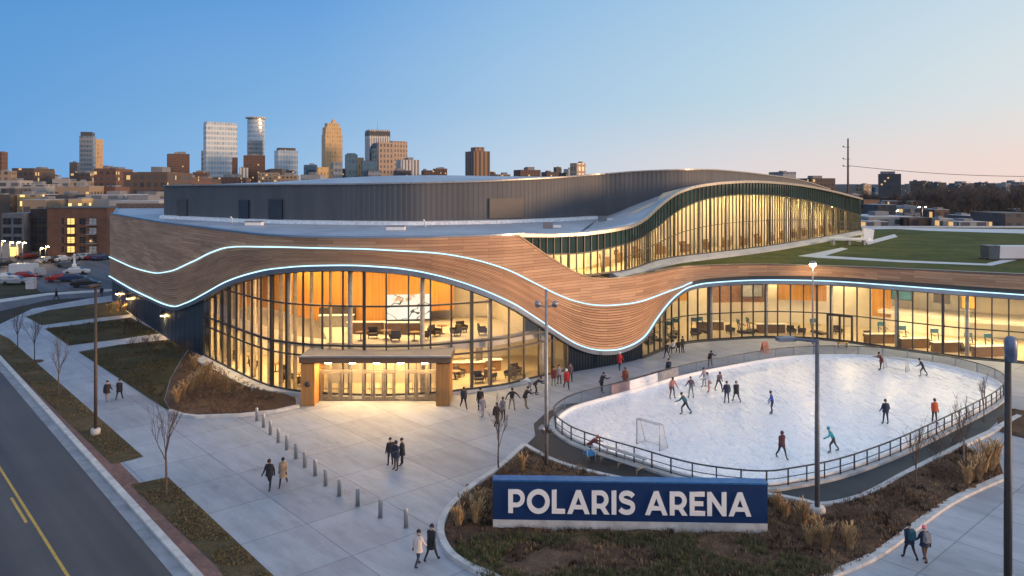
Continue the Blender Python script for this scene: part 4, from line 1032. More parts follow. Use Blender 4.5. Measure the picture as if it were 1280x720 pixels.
# wall lights on the dark side wall
for i, (px, py, pt, lab) in enumerate(((149,376,365.5,'wall light farthest left on the dark side wall'),(162.5,389,371,'wall light above the path end in the middle of the dark side wall'),(205.5,415,392,'wall light nearest the glass front on the dark side wall'))):
    s, z = fac.hit(px, pt); q = fac.at(s, .28); t = empty('wall_light', (q.x, q.y, z), 0, lab, 'wall light', 'wall lights on the side wall')
    mb = MB(); mb.lathe([(.0,.0),(.16,0),(.16,.55),(0,.56)], (0,0,-.2), 12); child(t, mb, 'housing', M['dark_metal'])
    nr = fac.nrm(s); mb = MB(); mb.lathe([(0,-.03),(.13,-.03),(.13,.0),(0,0)], (0,0,-.21), 12); child(t, mb, 'lamp', emit('wall_lamp_glow', (1,.58,.22), 900.0))
    mb = MB(); mb.bar((0,0,.1), (-nr.x*.25, -nr.y*.25, .1), .1); child(t, mb, 'bracket', M['dark_metal'])
# ------------------------------------------------------------------ BENCH, SIGN STAND AND SMALL THINGS BY THE RINK
g0, g1 = G(748,576), G(802,594); t = empty('rink_bench', (g0+g1)/2, math.atan2((g1-g0).y, (g1-g0).x), 'long metal bench standing outside the front railing of the rink', 'bench')
L_ = (g1-g0).length
mb = MB(); mb.box((0,0,.46), (L_,.42,.05)); child(t, mb, 'seat', RAILL)
mb = MB(); mb.box((0,.55,.82), (L_,.36,.05)); child(t, mb, 'upper_seat', RAILL)
for dx in (-.42, 0, .42):
    mb = MB(); x = dx*L_; mb.bar((x,-.15,0),(x,-.15,.44),.06); mb.bar((x,.55,0),(x,.55,.8),.06); mb.bar((x,-.15,.25),(x,.55,.25),.05); child(t, mb, 'leg', M['grey_metal'])
g0 = G(956,441); t = empty('folding_sign', g0, .4, 'red and white folding sign standing behind the rink barrier', 'sign')
for sgn in (-1, 1):
    mb = MB(); mb.add([(-.35,sgn*.35,0),(.35,sgn*.35,0),(.35,sgn*.02,1.15),(-.35,sgn*.02,1.15),(-.35,sgn*.31,0),(.35,sgn*.31,0),(.35,sgn*-.02,1.15),(-.35,sgn*-.02,1.15)], [(0,1,2,3),(7,6,5,4),(0,3,7,4),(1,5,6,2),(3,2,6,7),(0,4,5,1)]); child(t, mb, 'panel', mat('red_white_panel', (.50,.16,.10), .5, 0, .5, 2))
g0 = G(1053,434); t = empty('wooden_stool', g0, 0, 'small wooden bench against the wing glass behind the rink', 'bench')
mb = MB(); mb.box((0,0,.5), (1.1,.4,.06)); child(t, mb, 'seat', PORT)
for dx in (-.45,.45):
    mb = MB(); mb.box((dx,0,.24), (.07,.36,.48)); child(t, mb, 'leg', PORT)
for px, py, lab in ((818,483,'dark bin outside the rink banner on the plaza'),(826,481,'low dark crate beside the bin outside the rink banner')):
    g0 = G(px, py-4); t = MB(); 
    if 'bin' in lab: t.lathe([(.26,0),(.30,.85),(.26,.95),(0,.97)], (0,0,0), 14)
    else: t.box((0,0,.2),(.9,.6,.4),0,.2); t.box((0,0,.42),(.96,.66,.06),0,.2)
    o = t.build('litter_bin' if 'bin outside' in lab else 'crate', M['navy_wall']); o.location = g0; tag(o, lab, 'bin' if 'bin outside' in lab else 'crate')
g0 = G(737,577); t = empty('skating_aid', g0+Vector((0,0,.0)), .3, 'blue topped skating aid frame outside the left front railing', 'skating aid')
mb = MB(); 
for dx, dy in ((-.3,-.3),(.3,-.3),(.3,.3),(-.3,.3)): mb.tube([(dx,dy,0),(dx*.85,dy*.85,.9)], .025, 6)
mb.tube([(-.26,-.26,.9),(.26,-.26,.9),(.26,.26,.9),(-.26,.26,.9),(-.26,-.26,.9)], .025, 6); child(t, mb, 'frame', RAILL)
mb = MB(); mb.box((0,0,.55), (.5,.5,.25), 0, 0, .9); child(t, mb, 'seat', mat('bright_blue_plastic', (.04,.22,.48), .4))
# ------------------------------------------------------------------ PEOPLE
SKIN = mat('skin', (.42,.26,.19), .6, 0, .06, 8)
def cloth(name, c): return mat('cloth_'+name, c, .85, 0, .18, 9)
CL = {k: cloth(k, v) for k, v in dict(black=(.018,.018,.022), navy=(.018,.026,.055), charcoal=(.04,.042,.048), tan=(.36,.25,.16), cream=(.55,.46,.40), khaki=(.22,.18,.13), red=(.42,.03,.03),
      darkred=(.13,.03,.03), maroon=(.085,.025,.04), teal=(.03,.34,.36), deepteal=(.02,.09,.12), blue=(.03,.08,.33), pink=(.75,.20,.22), salmon=(.48,.20,.16), grey=(.22,.22,.24), white=(.70,.69,.68),
      brown=(.10,.055,.035), rust=(.24,.075,.045), orange=(.55,.10,.035), denim=(.05,.07,.13), hair_dark=(.02,.014,.01), hair_brown=(.07,.04,.02), plum=(.10,.07,.09), lilac=(.30,.27,.33)).items()}
def person(px, py, face, label, jacket='black', legs='charcoal', hat='hair_dark', pose='stand', coat=0, h=1.75, group=None, base_z=.0, boots='black', skates=False, pack=None, bare=False):
    rng = random.Random(int(px*13+py*7))
    k = h/1.75
    D = dict(lean=2, hl=0, hr=0, kl=3, kr=3, sl=4, sr=4, al=8, ar=8, el=12, er=12, sp=4, head=0)
    D.update({
     'stand': {}, 'walk': dict(lean=4, hl=24, hr=-18, kl=8, kr=22, sl=-20, sr=22, el=18, er=25),
     'walk2': dict(lean=4, hl=-16, hr=22, kl=26, kr=6, sl=20, sr=-20, el=25, er=18),
     'skate': dict(lean=22, hl=32, hr=-8, kl=38, kr=12, sl=-28, sr=30, al=22, ar=22, el=35, er=40, sp=9, head=-12),
     'push': dict(lean=30, hl=38, hr=-24, kl=44, kr=10, sl=35, sr=-35, al=28, ar=30, el=30, er=20, sp=12, head=-15),
     'glide': dict(lean=10, hl=10, hr=8, kl=18, kr=22, sl=12, sr=8, al=24, ar=24, el=25, er=25, sp=8),
     'bend': dict(lean=55, hl=20, hr=16, kl=20, kr=24, sl=60, sr=50, al=12, ar=16, el=25, er=25, sp=7, head=-20),
     'arms': dict(lean=10, hl=8, hr=-6, kl=12, kr=12, sl=20, sr=20, al=52, ar=46, el=20, er=12, sp=8),
     'talk': dict(lean=3, hl=3, hr=-2, sl=30, sr=14, el=80, er=50, al=12, ar=10),
     'crouch': dict(lean=38, hl=85, hr=80, kl=95, kr=90, sl=45, sr=40, el=40, er=40, sp=8, head=-18),
     'sit': dict(lean=6, hl=85, hr=82, kl=85, kr=82, sl=35, sr=30, el=35, er=30, sp=6),
     'lean_rail': dict(lean=24, hl=16, hr=8, kl=8, kr=8, sl=55, sr=50, el=55, er=50, al=18, ar=18, sp=6, head=-10),
     'pockets': dict(lean=2, hl=4, hr=-4, sl=-4, sr=-4, al=18, ar=18, el=38, er=38)}[pose])
    for q in ('hl','hr','sl','sr','kl','kr'): D[q] += rng.uniform(-4, 4)
    rl = R(D['lean'])
    def sag(a): return Vector((0, math.sin(R(a)), -math.cos(R(a))))      # downwards limb swung forward by a
    pel = Vector((0,0,.95)); up = Vector((0, math.sin(rl), math.cos(rl)))
    belly = pel + up*.14; chest = pel + up*.34; neck = pel + up*.52
    hd = Vector((0, math.sin(rl+R(D['head'])), math.cos(rl+R(D['head']))))
    hb = neck + hd*.09; hc = neck + hd*.17; ht = neck + hd*.265
    V = []; Rr = []; E = []; bone = []
    def add(p, r, parent=None, b=0):
        V.append(p*k); Rr.append(((r if isinstance(r, tuple) else (r, r))[0]*k, (r if isinstance(r, tuple) else (r, r))[1]*k))
        if parent is not None: E.append((parent, len(V)-1)); bone.append(b)
        return len(V)-1
    puff = 1.12 if not bare else .95
    i_p = add(pel, (.155,.115)); i_b = add(belly, (.15*puff,.11*puff), i_p, 0); i_c = add(chest, (.17*puff,.12*puff), i_b, 0); i_n = add(neck, .062, i_c, 0)
    i_h = add(hb, .075, i_n, 3); i_hc = add(hc+Vector((0,.012,0)), (.082,.095), i_h, 3); add(ht, .065, i_hc, 3)
    for sx, hq, kq, sq, aq, eq in ((-1,'hl','kl','sl','al','el'),(1,'hr','kr','sr','ar','er')):
        hip = pel + Vector((sx*.095, 0, -.05)); d1 = sag(D[hq]); d1 = (d1 + Vector((sx*math.tan(R(D['sp'])),0,0))).normalized()
        knee = hip + d1*.42; d2 = sag(D[hq]-D[kq]); d2 = (d2 + Vector((sx*math.tan(R(D['sp']))*.8,0,0))).normalized(); ank = knee + d2*.40
        fd = Vector((sx*.1, 1, 0)).normalized()
        a = add(hip, .098, i_p, 1); b = add(hip.lerp(knee,.5), .082, a, 1); c = add(knee, .062, b, 1); d = add(knee.lerp(ank,.4), .058, c, 1); e = add(ank, .045, d, 1)
        f_ = add(ank+fd*.05+Vector((0,0,-.05)), (.05,.04), e, 2); add(ank+fd*.19+Vector((0,0,-.06)), (.042,.028), f_, 2)
        sh = chest + up*.10 + Vector((sx*.19, 0, 0)); d1 = sag(D[sq]); d1 = (d1*math.cos(R(D[aq])) + Vector((sx*math.sin(R(D[aq])),0,0))).normalized()
        el = sh + d1*.28; d2 = sag(D[sq]+D[eq]); d2 = (d2*math.cos(R(D[aq]*.6)) + Vector((sx*math.sin(R(D[aq]*.6)),0,0))).normalized(); wr = el + d2*.25
        a = add(sh, .075*puff, i_c, 0); b = add(sh.lerp(el,.5), .062*puff, a, 0); c = add(el, .052*puff, b, 0); d = add(wr, .040, c, 0)
        e = add(wr + d2*.08, (.042,.028), d, 4); add(wr + d2*.15 + Vector((0,.01,0)), (.03,.018), e, 4)
        add(wr + d2*.06 + Vector((-sx*.045,.03,0)), .014, d, 4)
    me = bpy.data.meshes.new('person'); me.from_pydata(V, E, []); o = bpy.data.objects.new('tmp', me); COL.objects.link(o)
    md = o.modifiers.new('skin', 'SKIN'); o.modifiers.new('sub', 'SUBSURF').levels = 1; md.use_smooth_shade = True
    for i, sv in enumerate(me.skin_vertices[0].data): sv.radius = Rr[i]; sv.use_root = (i == 0)
    dg = bpy.context.evaluated_depsgraph_get(); m2 = bpy.data.meshes.new_from_object(o.evaluated_get(dg))
    bpy.data.objects.remove(o); m2.name = 'person'; m2.materials.clear()
    for c in (CL[jacket], CL[legs], CL[boots], SKIN, CL['black'] if not bare else SKIN): m2.materials.append(c)
    segs = [(V[a], V[b]) for a, b in E]
    for f in m2.polygons:
        c = f.center; best = (9, 0)
        for (a, b), bn in zip(segs, bone):
            ab = b-a; t = min(max((c-a).dot(ab)/max(ab.length_squared, 1e-9), 0), 1); dd = (c-(a+ab*t)).length_squared
            if dd < best[0]: best = (dd, bn)
        f.material_index = best[1]; f.use_smooth = True
    zmin = min(v.co.z for v in m2.vertices)
    if skates: base_z += .06
    z0 = base_z - zmin + (.03 if skates else 0)
    for v in m2.vertices: v.co.z += z0
    ob = bpy.data.objects.new('person', m2); COL.objects.link(ob); ob.location = G(px, py, base_z); ob.location.z = 0; ob.rotation_euler = (0,0,R(face))
    tag(ob, label, 'person', group)
    off = Vector((0,0,z0))
    def part(mb, name, m): q = mb.build(name, m); par(q, ob, True); return q
    # hair or hat: a cap over the head
    c = hc*k + off; mb = MB(); x = Vector((1,0,0)); y = hd.cross(x); vs = []; fs = []; NL, NM = 5, 10
    bulk = 1.16 if hat.startswith('hair') else 1.24
    for i in range(NL+1):
        th = i/NL*R(112)
        for j in range(NM):
            a = 2*PI*j/NM; p = c - y*.012*k*-1*0 + (x*math.cos(a)*.086 + y*math.sin(a)*.10)*bulk*k*math.sin(th) + hd*(.115*bulk*math.cos(th))*k
            if math.sin(a) < 0 and i == NL: p = p + hd*.05*k       # open over the face
            vs.append(p)
    for i in range(NL):
        for j in range(NM): fs.append((i*NM+j, i*NM+(j+1)%NM, (i+1)*NM+(j+1)%NM, (i+1)*NM+j))
    mb.add(vs, fs, smooth=True); part(mb, 'hair' if hat.startswith('hair') else 'hat', CL[hat])
    if coat:   # hanging skirt of the jacket or coat
        mb = MB(); vs = []; NM = 14; rows = [(neck+up*-.06, .12, .10), (chest, .20*puff, .145*puff), (belly, .185*puff, .135*puff), (pel, .19*puff, .145*puff)]
        low = pel + Vector((0, .02, -coat)); rows.append((low.lerp(pel,.4), .20*puff, .165*puff)); rows.append((low, .215*puff, .19*puff))
        for cen, a_, b_ in rows:
            for j in range(NM):
                an = 2*PI*j/NM; vs.append((cen + Vector((math.cos(an)*a_, math.sin(an)*b_*1.02, 0)))*k + off)
        fs = [(i*NM+j, i*NM+(j+1)%NM, (i+1)*NM+(j+1)%NM, (i+1)*NM+j) for i in range(len(rows)-1) for j in range(NM)]
        mb.add(vs, fs, smooth=True); part(mb, 'coat', CL[jacket])
    if skates:
        for sx in (0, 1):
            an = V[[i for i, r in enumerate(E) if bone[i] == 2][0 if sx == 0 else 2] + 1] + off
            blade = MB(); blade.box((an.x, an.y+.06, an.z-.075), (.012,.28,.05)); part(blade, 'skate_blade', M['grey_metal'])
    if pack:
        mb = MB(); cen = (chest - Vector((0,.21,.02)) )*k + off
        wm = Matrix.Rotation(R(face), 4, 'Z')
        mb.box((0,0,0), (.32*k,.2*k,.44*k), 0, 0, .85); mb.box((0,-.11*k,-.06*k), (.24*k,.08*k,.22*k))
        q = mb.build('backpack', CL[pack[0]]); q.location = Vector(ob.location) + wm @ cen; q.rotation_euler = (-rl*.8,0,R(face)); tag(q, pack[1], 'backpack', 'backpacks worn by the walkers')
    return ob
pg = 'people on the plaza'; sg = 'skaters on the ice'
P_ = person
P_(134,502.5,8,'person in a dark coat with grey trousers walking away on the left pavement','black','grey','black','walk',.2,1.75,pg)
P_(149,499.5,8,'person all in black at the right of the pair on the left pavement','black','black','black','walk2',.25,1.72,pg)
P_(337,611,170,'person in black jacket walking beside the tan coat','black','black','black','walk',.15,1.76,pg)
P_(354,607.5,185,'person in a tan coat with dark hood walking left of the bollards','tan','black','hair_dark','walk2',.38,1.72,pg)
P_(522.5,708.5,-30,'person in cream jacket and dark trousers in the foreground','cream','navy','hair_dark','walk',.2,1.72,pg)
P_(539,701.5,-30,'person all in black beside the cream jacket in the foreground','black','black','black','walk2',.3,1.76,pg)
P_(488,582,30,'person in black at the left of the dark trio on the plaza','black','black','hair_dark','stand',.1,1.74,pg)
P_(495.5,587,140,'person in the middle of the dark trio on the plaza','navy','charcoal','black','talk',.2,1.78,pg)
P_(503,581.5,95,'person with an arm out at the right of the dark trio','black','black','hair_dark','talk',.3,1.7,pg)
P_(1137,699.5,5,'person in navy coat at the left of the two walkers at the lower right','navy','black','hair_dark','walk',.15,1.74,pg,pack=('deepteal','dark teal backpack worn by the left walker at the lower right'))
P_(1156,703,5,'person in a bright pink hat and navy coat at the lower right','navy','brown','pink','walk2',.15,1.72,pg,pack=('grey','grey backpack worn under the bright pink hat'))
P_(127,371,20,'person in dark clothes by the far left corner of the arena','black','darkred','hair_dark','walk',.2,1.7,pg)
P_(70.5,375,90,'lone person in black on the far pavement by the car park','black','black','black','walk',.3,1.75,pg)
P_(579.5,510.5,200,'person with grey top and black trousers just right of the portal','charcoal','black','hair_dark','walk',.1,1.76,pg)
P_(600.5,513,170,'person in long black coat near the portal facing the window','black','black','hair_dark','stand',.4,1.78,pg)
P_(603,521,20,'person in pale trousers standing before the long black coat','grey','lilac','hair_brown','walk2',.0,1.6,pg)
P_(620.5,532.5,-40,'person in black stepping forward in front of the window group','black','black','hair_dark','walk',.1,1.76,pg)
P_(629,525,150,'person in pale top close behind the stepping person in black','grey','charcoal','hair_brown','talk',.1,1.72,pg)
P_(640,512.5,190,'person in black top and khaki trousers with arms spread wide','black','khaki','hair_dark','arms',.0,1.76,pg)
P_(656,510.5,-70,'person in black top bending forward in khaki trousers','black','khaki','hair_dark','lean_rail',.1,1.76,pg)
P_(663,492,60,'person in a white jacket leaning by the hall window','white','lilac','hair_brown','bend',.0,1.75,pg)
P_(668.5,493,-80,'person in black bending beside the white jacket','black','black','hair_dark','bend',.1,1.72,pg)
P_(692,482.5,-20,'person in a dark red coat at the left of the group under the timber dip','darkred','grey','hair_dark','stand',.25,1.7,pg)
P_(699,480,30,'person in grey between the dark red and bright red coats','grey','charcoal','hair_brown','talk',.1,1.7,pg)
P_(708,486,190,'person in a bright red jacket and white hat near the corrugated wall','red','black','white','walk',.25,1.76,pg)
P_(713,477.5,10,'person in plum coat just behind the bright red jacket','plum','black','hair_brown','stand',.2,1.7,pg)
P_(774.5,462,200,'person in red with white hat by the dark corrugated wall','red','navy','white','walk2',.25,1.72,pg)
P_(751.5,491,-60,'person in black leaning at the rink barrier left of the banner','black','black','hair_dark','lean_rail',.1,1.75,pg)
P_(781.5,483,170,'person in a long rust brown coat behind the rink barrier','rust','rust','hair_brown','walk',.45,1.72,pg)
P_(836,472,20,'person in long dark coat behind the barrier near the bins','navy','black','hair_dark','stand',.45,1.74,pg)
P_(833.5,448.5,30,'person in black top and blue trousers near the wing window','black','denim','hair_dark','walk',.0,1.72,pg)
P_(842,441,120,'person in white top at the left of the little group by the wing window','white','charcoal','hair_dark','sit',.0,1.7,pg)
P_(848,440,160,'person in brown in the middle of the little group by the wing window','brown','black','hair_dark','sit',.0,1.7,pg)
P_(853,440.5,220,'person in charcoal at the right of the little group by the wing window','charcoal','black','hair_brown','stand',.0,1.7,pg)
P_(887,459,200,'person in black crouching at the outer side of the back barrier','black','black','hair_dark','lean_rail',.1,1.7,pg)
P_(737,572,-90,'person in a dark red jacket bending over the blue skating aid','darkred','deepteal','rust','bend',.1,1.7,pg)
# skaters
P_(840,497.5,200,'skater in salmon pink top behind the white banner','salmon','brown','hair_brown','glide',0,1.72,sg,skates=True)
P_(864,497.5,10,'skater in plum top and grey tights left of the rink centre','plum','grey','hair_brown','glide',.0,1.72,sg,skates=True)
P_(857,517.5,60,'skater in a dark teal top pushing off at the left of the ice','deepteal','black','hair_dark','push',0,1.76,sg,skates=True)
P_(887,490,110,'skater in white top close to the back barrier','white','salmon','hair_brown','skate',0,1.72,sg,skates=True)
P_(881,484,40,'skater in grey beside the white top at the back barrier','lilac','grey','hair_dark','glide',0,1.66,sg,skates=True)
P_(898,488.5,200,'skater in dark plum turning near the back barrier','plum','black','hair_dark','skate',0,1.7,sg,skates=True)
P_(908.5,504.5,5,'broad skater in navy jacket at the left of the standing pair','navy','black','hair_dark','pockets',.1,1.76,sg,skates=True)
P_(920.5,503,10,'slim skater in black at the right of the standing pair','black','black','hair_dark','walk',.2,1.74,sg,skates=True)
P_(965.5,517,80,'skater in bright blue jacket and dark helmet mid rink','blue','navy','black','glide',0,1.72,sg,skates=True)
P_(977,573,200,'skater in maroon top gliding near the front railing','maroon','black','maroon','walk',.15,1.78,sg,skates=True)
P_(1042,565,80,'skater in a bright teal jacket leaning hard beside the grey lamp post','teal','charcoal','teal','push',.0,1.78,sg,skates=True)
P_(1107,530.5,5,'skater all in navy standing alone on the right of the ice','navy','navy','hair_dark','pockets',.1,1.8,sg,skates=True)
P_(1168,529,190,'person in a bright red orange jacket at the right front railing','orange','black','hair_dark','stand',.1,1.78,sg,skates=True)
P_(1102,462.5,90,'skater in a dark red top beside the far goal','darkred','black','hair_dark','lean_rail',.2,1.72,sg,skates=True)
P_(1154,470,70,'skater in black pushing off at the far right of the ice','black','black','hair_dark','push',0,1.74,sg,skates=True)
# ------------------------------------------------------------------ PLANTS
BARK = mat('grey_brown_bark', (.11,.08,.06), .85, 0, .3, 9); TWIG = mat('dry_twigs', (.09,.062,.05), .85, 0, .3, 9); PALEBARK = mat('pale_bark', (.26,.21,.18), .8, 0, .3, 9)
def grow(trunk, twigs, p, d, L, r, depth, rng, spread=.5, up=.25, n=3, main=True, thin=.012):
    segs = 3; q = p; pts = [p]; rad = [r]
    for i in range(segs):
        d = (d + Vector((rng.uniform(-1,1), rng.uniform(-1,1), rng.uniform(-.4,.8)))*.14).normalized(); q = q + d*(L/segs); pts.append(q); rad.append(max(r*(1-.5*(i+1)/segs), thin*.5))
    (trunk if main else twigs).tube(pts, rad, 6 if main else 3, cap=False)
    if depth == 0: return
    for i in range(n):
        t = rng.uniform(.35, 1.0) if i else 1.0; base = pts[0].lerp(pts[-1], t) if t < 1 else pts[-1]
        j = min(int(t*segs), segs-1); base = pts[j].lerp(pts[j+1], t*segs-j) if t < 1 else pts[-1]
        a = rng.uniform(0, 2*PI); side = Vector((math.cos(a), math.sin(a), 0))
        nd = (d + side*spread*rng.uniform(.7,1.5) + Vector((0,0,up))).normalized()
        grow(trunk, twigs, base, nd, L*rng.uniform(.55,.8), max(r*.52, thin*.5), depth-1, rng, spread, up, n, False, thin)
def bare_tree(px, py, h, label, seed, name='bare_tree', bark=BARK, spread=.34, r=None, depth=4, n=3, trunk_h=.46, group='young bare street trees'):
    rng = random.Random(seed); t = empty(name, G(px, py), rng.uniform(0,6), label, 'tree', group); a, b = MB(), MB()
    r = r or h*.012
    a.tube([(0,0,-.1),(0.02,0,h*trunk_h*.5),(0,0.03,h*trunk_h)], [r*1.2,r,r*.85], 8, cap=False)
    for i in range(5):
        an = i*1.257+rng.uniform(-.3,.3); z = h*trunk_h*rng.uniform(.75,1.0)
        grow(a, b, Vector((0,.03,z)), Vector((math.cos(an)*spread, math.sin(an)*spread, 1)).normalized(), h*.26, r*.55, depth-1, rng, spread, .3, n, False, .009)
    grow(a, b, Vector((0,.03,h*trunk_h)), Vector((0,0,1)), h*.3, r*.8, depth-1, rng, spread*.8, .4, n, True, .009)
    child(t, a, 'trunk', bark); child(t, b, 'crown', TWIG); return t
bare_tree(207.5,619,5.2,'young bare tree in the grass strip left of the bollards',1)
bare_tree(73,493,4.6,'young bare tree in the verge behind the tall brown lamp post',2)
bare_tree(43,452,4.2,'young bare tree second along the verge from the far corner',3)
bare_tree(22,437,4.2,'young bare tree farthest along the verge by the crossing street',4)
bare_tree(623,589,4.0,'upright bare sapling at the tip of the sign bed',5,spread=.22)
bare_tree(1144.5,613,3.6,'thin bare sapling in the mulch right of the thick grey lamp post',6)
bare_tree(1205,583,3.9,'pale trunked young tree beside the golden grass at the right',7,bark=PALEBARK)
bare_tree(1230,528,3.2,'small bare tree by the right corner of the rink',8)
rng = random.Random(3)
def grass_clump(seed, h=1.1, n=170, rr=.35):
    rng = random.Random(seed); mb = MB()
    for i in range(n):
        a = rng.uniform(0, 2*PI); b = rng.uniform(.0, rr*.35); L = h*rng.uniform(.55,1.05); out = rng.uniform(.05, .55)*rr*1.9
        p0 = Vector((math.cos(a)*b, math.sin(a)*b, -.05)); p1 = p0 + Vector((math.cos(a)*out*.4, math.sin(a)*out*.4, L*.6)); p2 = p0 + Vector((math.cos(a)*out, math.sin(a)*out, L))
        s = Vector((-math.sin(a), math.cos(a), 0))*rng.uniform(.008,.016); s2 = s*rng.uniform(1.2,2.6)
        mb.add([p0-s, p0+s, p1+s2, p1-s2, p2+s*.4, p2-s*.4], [(0,1,2,3),(3,2,4,5)])
    return mb
GOLD = mat('golden_dry_grass', (.42,.28,.14), .8, 0, .35, 5); BUFF = mat('buff_dry_grass', (.30,.20,.11), .8, 0, .35, 5)
protos = []
for i in range(3):
    e = empty('ornamental_grass', (0,0,0)); e['category'] = 'ornamental grass'
    child(e, grass_clump(i+11), 'blades', GOLD if i != 1 else BUFF); pm = MB(); r2 = random.Random(i)
    for k in range(26):
        a = r2.uniform(0,6.28); o_ = r2.uniform(.05,.42); z = r2.uniform(.85,1.25); pm.tube([(math.cos(a)*o_*.7,math.sin(a)*o_*.7,z-.15),(math.cos(a)*o_,math.sin(a)*o_,z+.02),(math.cos(a)*o_*1.15,math.sin(a)*o_*1.15,z+.12)], [.008,.03,.006], 4)
    child(e, pm, 'plumes', GOLD); protos.append(e)
GR = [(573,661,1.0,'golden grass clump nearest the rounded left kerb of the sign bed'),(580,640,.9,'golden grass clump left of the sign, second from the kerb'),(595,658,1.15,'tall golden grass clump just left of the sign panel'),(600,634,.8,'small golden grass clump behind the left end of the sign'),(652,592,1.0,'golden grass clump behind the sign near the sapling'),
 (972,640,.9,'golden grass clump tucked against the right end of the sign'),(982,650,.8,'golden grass clump in front of the right end of the sign'),(1003,661,1.2,'tall golden grass clump left of the thick lamp post foot'),(1012,684,.8,'low golden grass clump nearest the camera right of the sign'),(1021,672,1.0,'golden grass clump below the thick lamp post foot'),(1031,689,1.1,'golden grass clump nearest the right walkers side of the sign'),(1063,690,1.1,'golden grass clump alone near the lower right kerb'),
 (1209,608,1.1,'golden grass clump leftmost of the big mass at the right bed end'),(1221,603,1.3,'golden grass clump second in the big mass at the right bed end'),(1229,592,1.5,'largest golden grass clump at the right bed end'),(1238,590,1.5,'golden grass clump between the largest one and the bed tip'),(1245,581,1.3,'golden grass clump at the very tip of the right bed'),(1216,592,1.0,'golden grass clump behind the big mass at the right bed end'),
 (221,505,1.1,'golden grass clump at the left tip of the hall planting bed'),(229,499,1.2,'golden grass clump second from the left tip of the hall bed'),(238,493,1.3,'golden grass clump in the pale ridge of the hall bed'),(247,487,1.3,'golden grass clump at the upper end of the pale ridge in the hall bed'),(254,478,1.3,'golden grass clump rising near the middle of the hall bed'),(268,485,1.2,'golden grass clump below the low wall of the hall'),(281,488,1.2,'golden grass clump right of the middle in the hall bed'),(291,493,1.0,'golden grass clump farthest right in the hall bed'),(262,470,1.1,'golden grass clump near the glass corner of the hall'),(243,461,1.1,'golden grass clump beside the blue side wall'),
 (137,391,1.1,'golden grass clump lit by the far wall light'),(147,389,1.2,'golden grass clump lit by the middle wall light'),(155,391,1.0,'golden grass clump lowest by the lit path end')]
for i, (px, py, s, lab) in enumerate(GR):
    p = G(px, py); o = protos[i] if i < 3 else dup(protos[i % 3], p, rng.uniform(0,6), lab, 'ornamental grasses', s)
    if i < 3: o.location = p; o.scale = (s,)*3; tag(o, lab, 'ornamental grass', 'ornamental grasses')
def shrub(px, py, h, label, seed, m=TWIG):
    rng = random.Random(seed); t = empty('bare_shrub', G(px, py), rng.uniform(0,6), label, 'shrub', 'bare shrubs in the beds'); a, b = MB(), MB()
    for i in range(9):
        an = rng.uniform(0,6.28); grow(a, b, Vector((math.cos(an)*.1, math.sin(an)*.1, -.05)), Vector((math.cos(an)*.6, math.sin(an)*.6, 1)).normalized(), h*.55, .02, 3, rng, .6, .15, 3, i < 5, .012)
    child(t, a, 'stems', BARK); child(t, b, 'twigs', m); return t
for i, (px, py, h, lab) in enumerate(((176,404,1.5,'dark shrub beside the middle path end by the side wall'),(165,412,1.2,'low dark shrub in the middle lawn'),(172,441,1.6,'dark shrub in the near lawn left of the wall light'),(190,437,1.5,'dark shrub in the near lawn under the wall light'),(226,447,1.6,'dark shrub against the blue wall by the glass'),(250,500,1.1,'low shrub in the front of the hall bed'),(310,505,1.0,'low shrub in the hall bed toward the portal'),(1060,655,.9,'dark shrub in the mulch right of the lamp post foot'),(1120,635,.9,'dark shrub halfway along the right mulch slope'),(1180,603,1.0,'dark shrub on the mulch below the pale tree'),(1190,556,1.4,'bare shrub by the red jacket outside the railing'),(1168,572,1.5,'bare shrub on the dark strip at the right of the rink'))):
    shrub(px, py, h, lab, 40+i)
# low ground cover in the beds: nobody could count it
from mathutils import noise as mno
def inpoly(p, poly):
    c = False; j = len(poly)-1
    for i in range(len(poly)):
        if (poly[i].y > p.y) != (poly[j].y > p.y) and p.x < (poly[j].x-poly[i].x)*(p.y-poly[i].y)/(poly[j].y-poly[i].y)+poly[i].x: c = not c
        j = i
    return c
def cover(name, label, outline, n, m, seed, hmin, hmax, thr=-.15, sc=.35, z=.05):
    rng = random.Random(seed); poly = P(outline); xs = [p.x for p in poly]; ys = [p.y for p in poly]; mb = MB(); k = 0; tries = 0
    while k < n and tries < n*30:
        tries += 1; p = Vector((rng.uniform(min(xs), max(xs)), rng.uniform(min(ys), max(ys)), 0))
        if not inpoly(p, poly) or mno.noise(Vector((p.x*sc+seed, p.y*sc, 0))) < thr: continue
        k += 1; hh = rng.uniform(hmin, hmax)
        for b in range(9):
            a = rng.uniform(0, 6.28); o_ = rng.uniform(.02,.22)*hh*3; w_ = rng.uniform(.01,.025); d = Vector((math.cos(a), math.sin(a), 0)); s = Vector((-d.y, d.x, 0))*w_
            q = p + d*o_*.3 + Vector((0,0,z)); tip = p + d*o_ + Vector((0,0,z+hh*rng.uniform(.5,1)))
            mb.add([q-s, q+s, tip+s*.3, tip-s*.3], [(0,1,2,3)])
    o = mb.build(name, m); tag(o, label, name.replace('_', ' '), kind='stuff')
front = [(565,690),(600,722),(640,748),(1000,748),(1045,716),(1000,700),(960,675),(600,672)]
cover('green_ground_cover', 'matted green and straw grass in front of the sign', front, 4200, mat('dull_green_grass', (.105,.110,.048), .85, 0, .45, 3), 1, .16, .42, -.12)
cover('dry_ground_cover', 'brown dry plant litter over the sign bed', [(657,562),(600,612),(556,665),(590,708),(650,745),(1005,748),(1100,690),(1183,628),(1252,596),(1246,578),(1203,561),(1135,596),(1031,638),(960,626),(780,606)], 6500, mat('brown_dry_litter', (.19,.125,.080), .9, 0, .5, 3), 2, .10, .34, -.35)
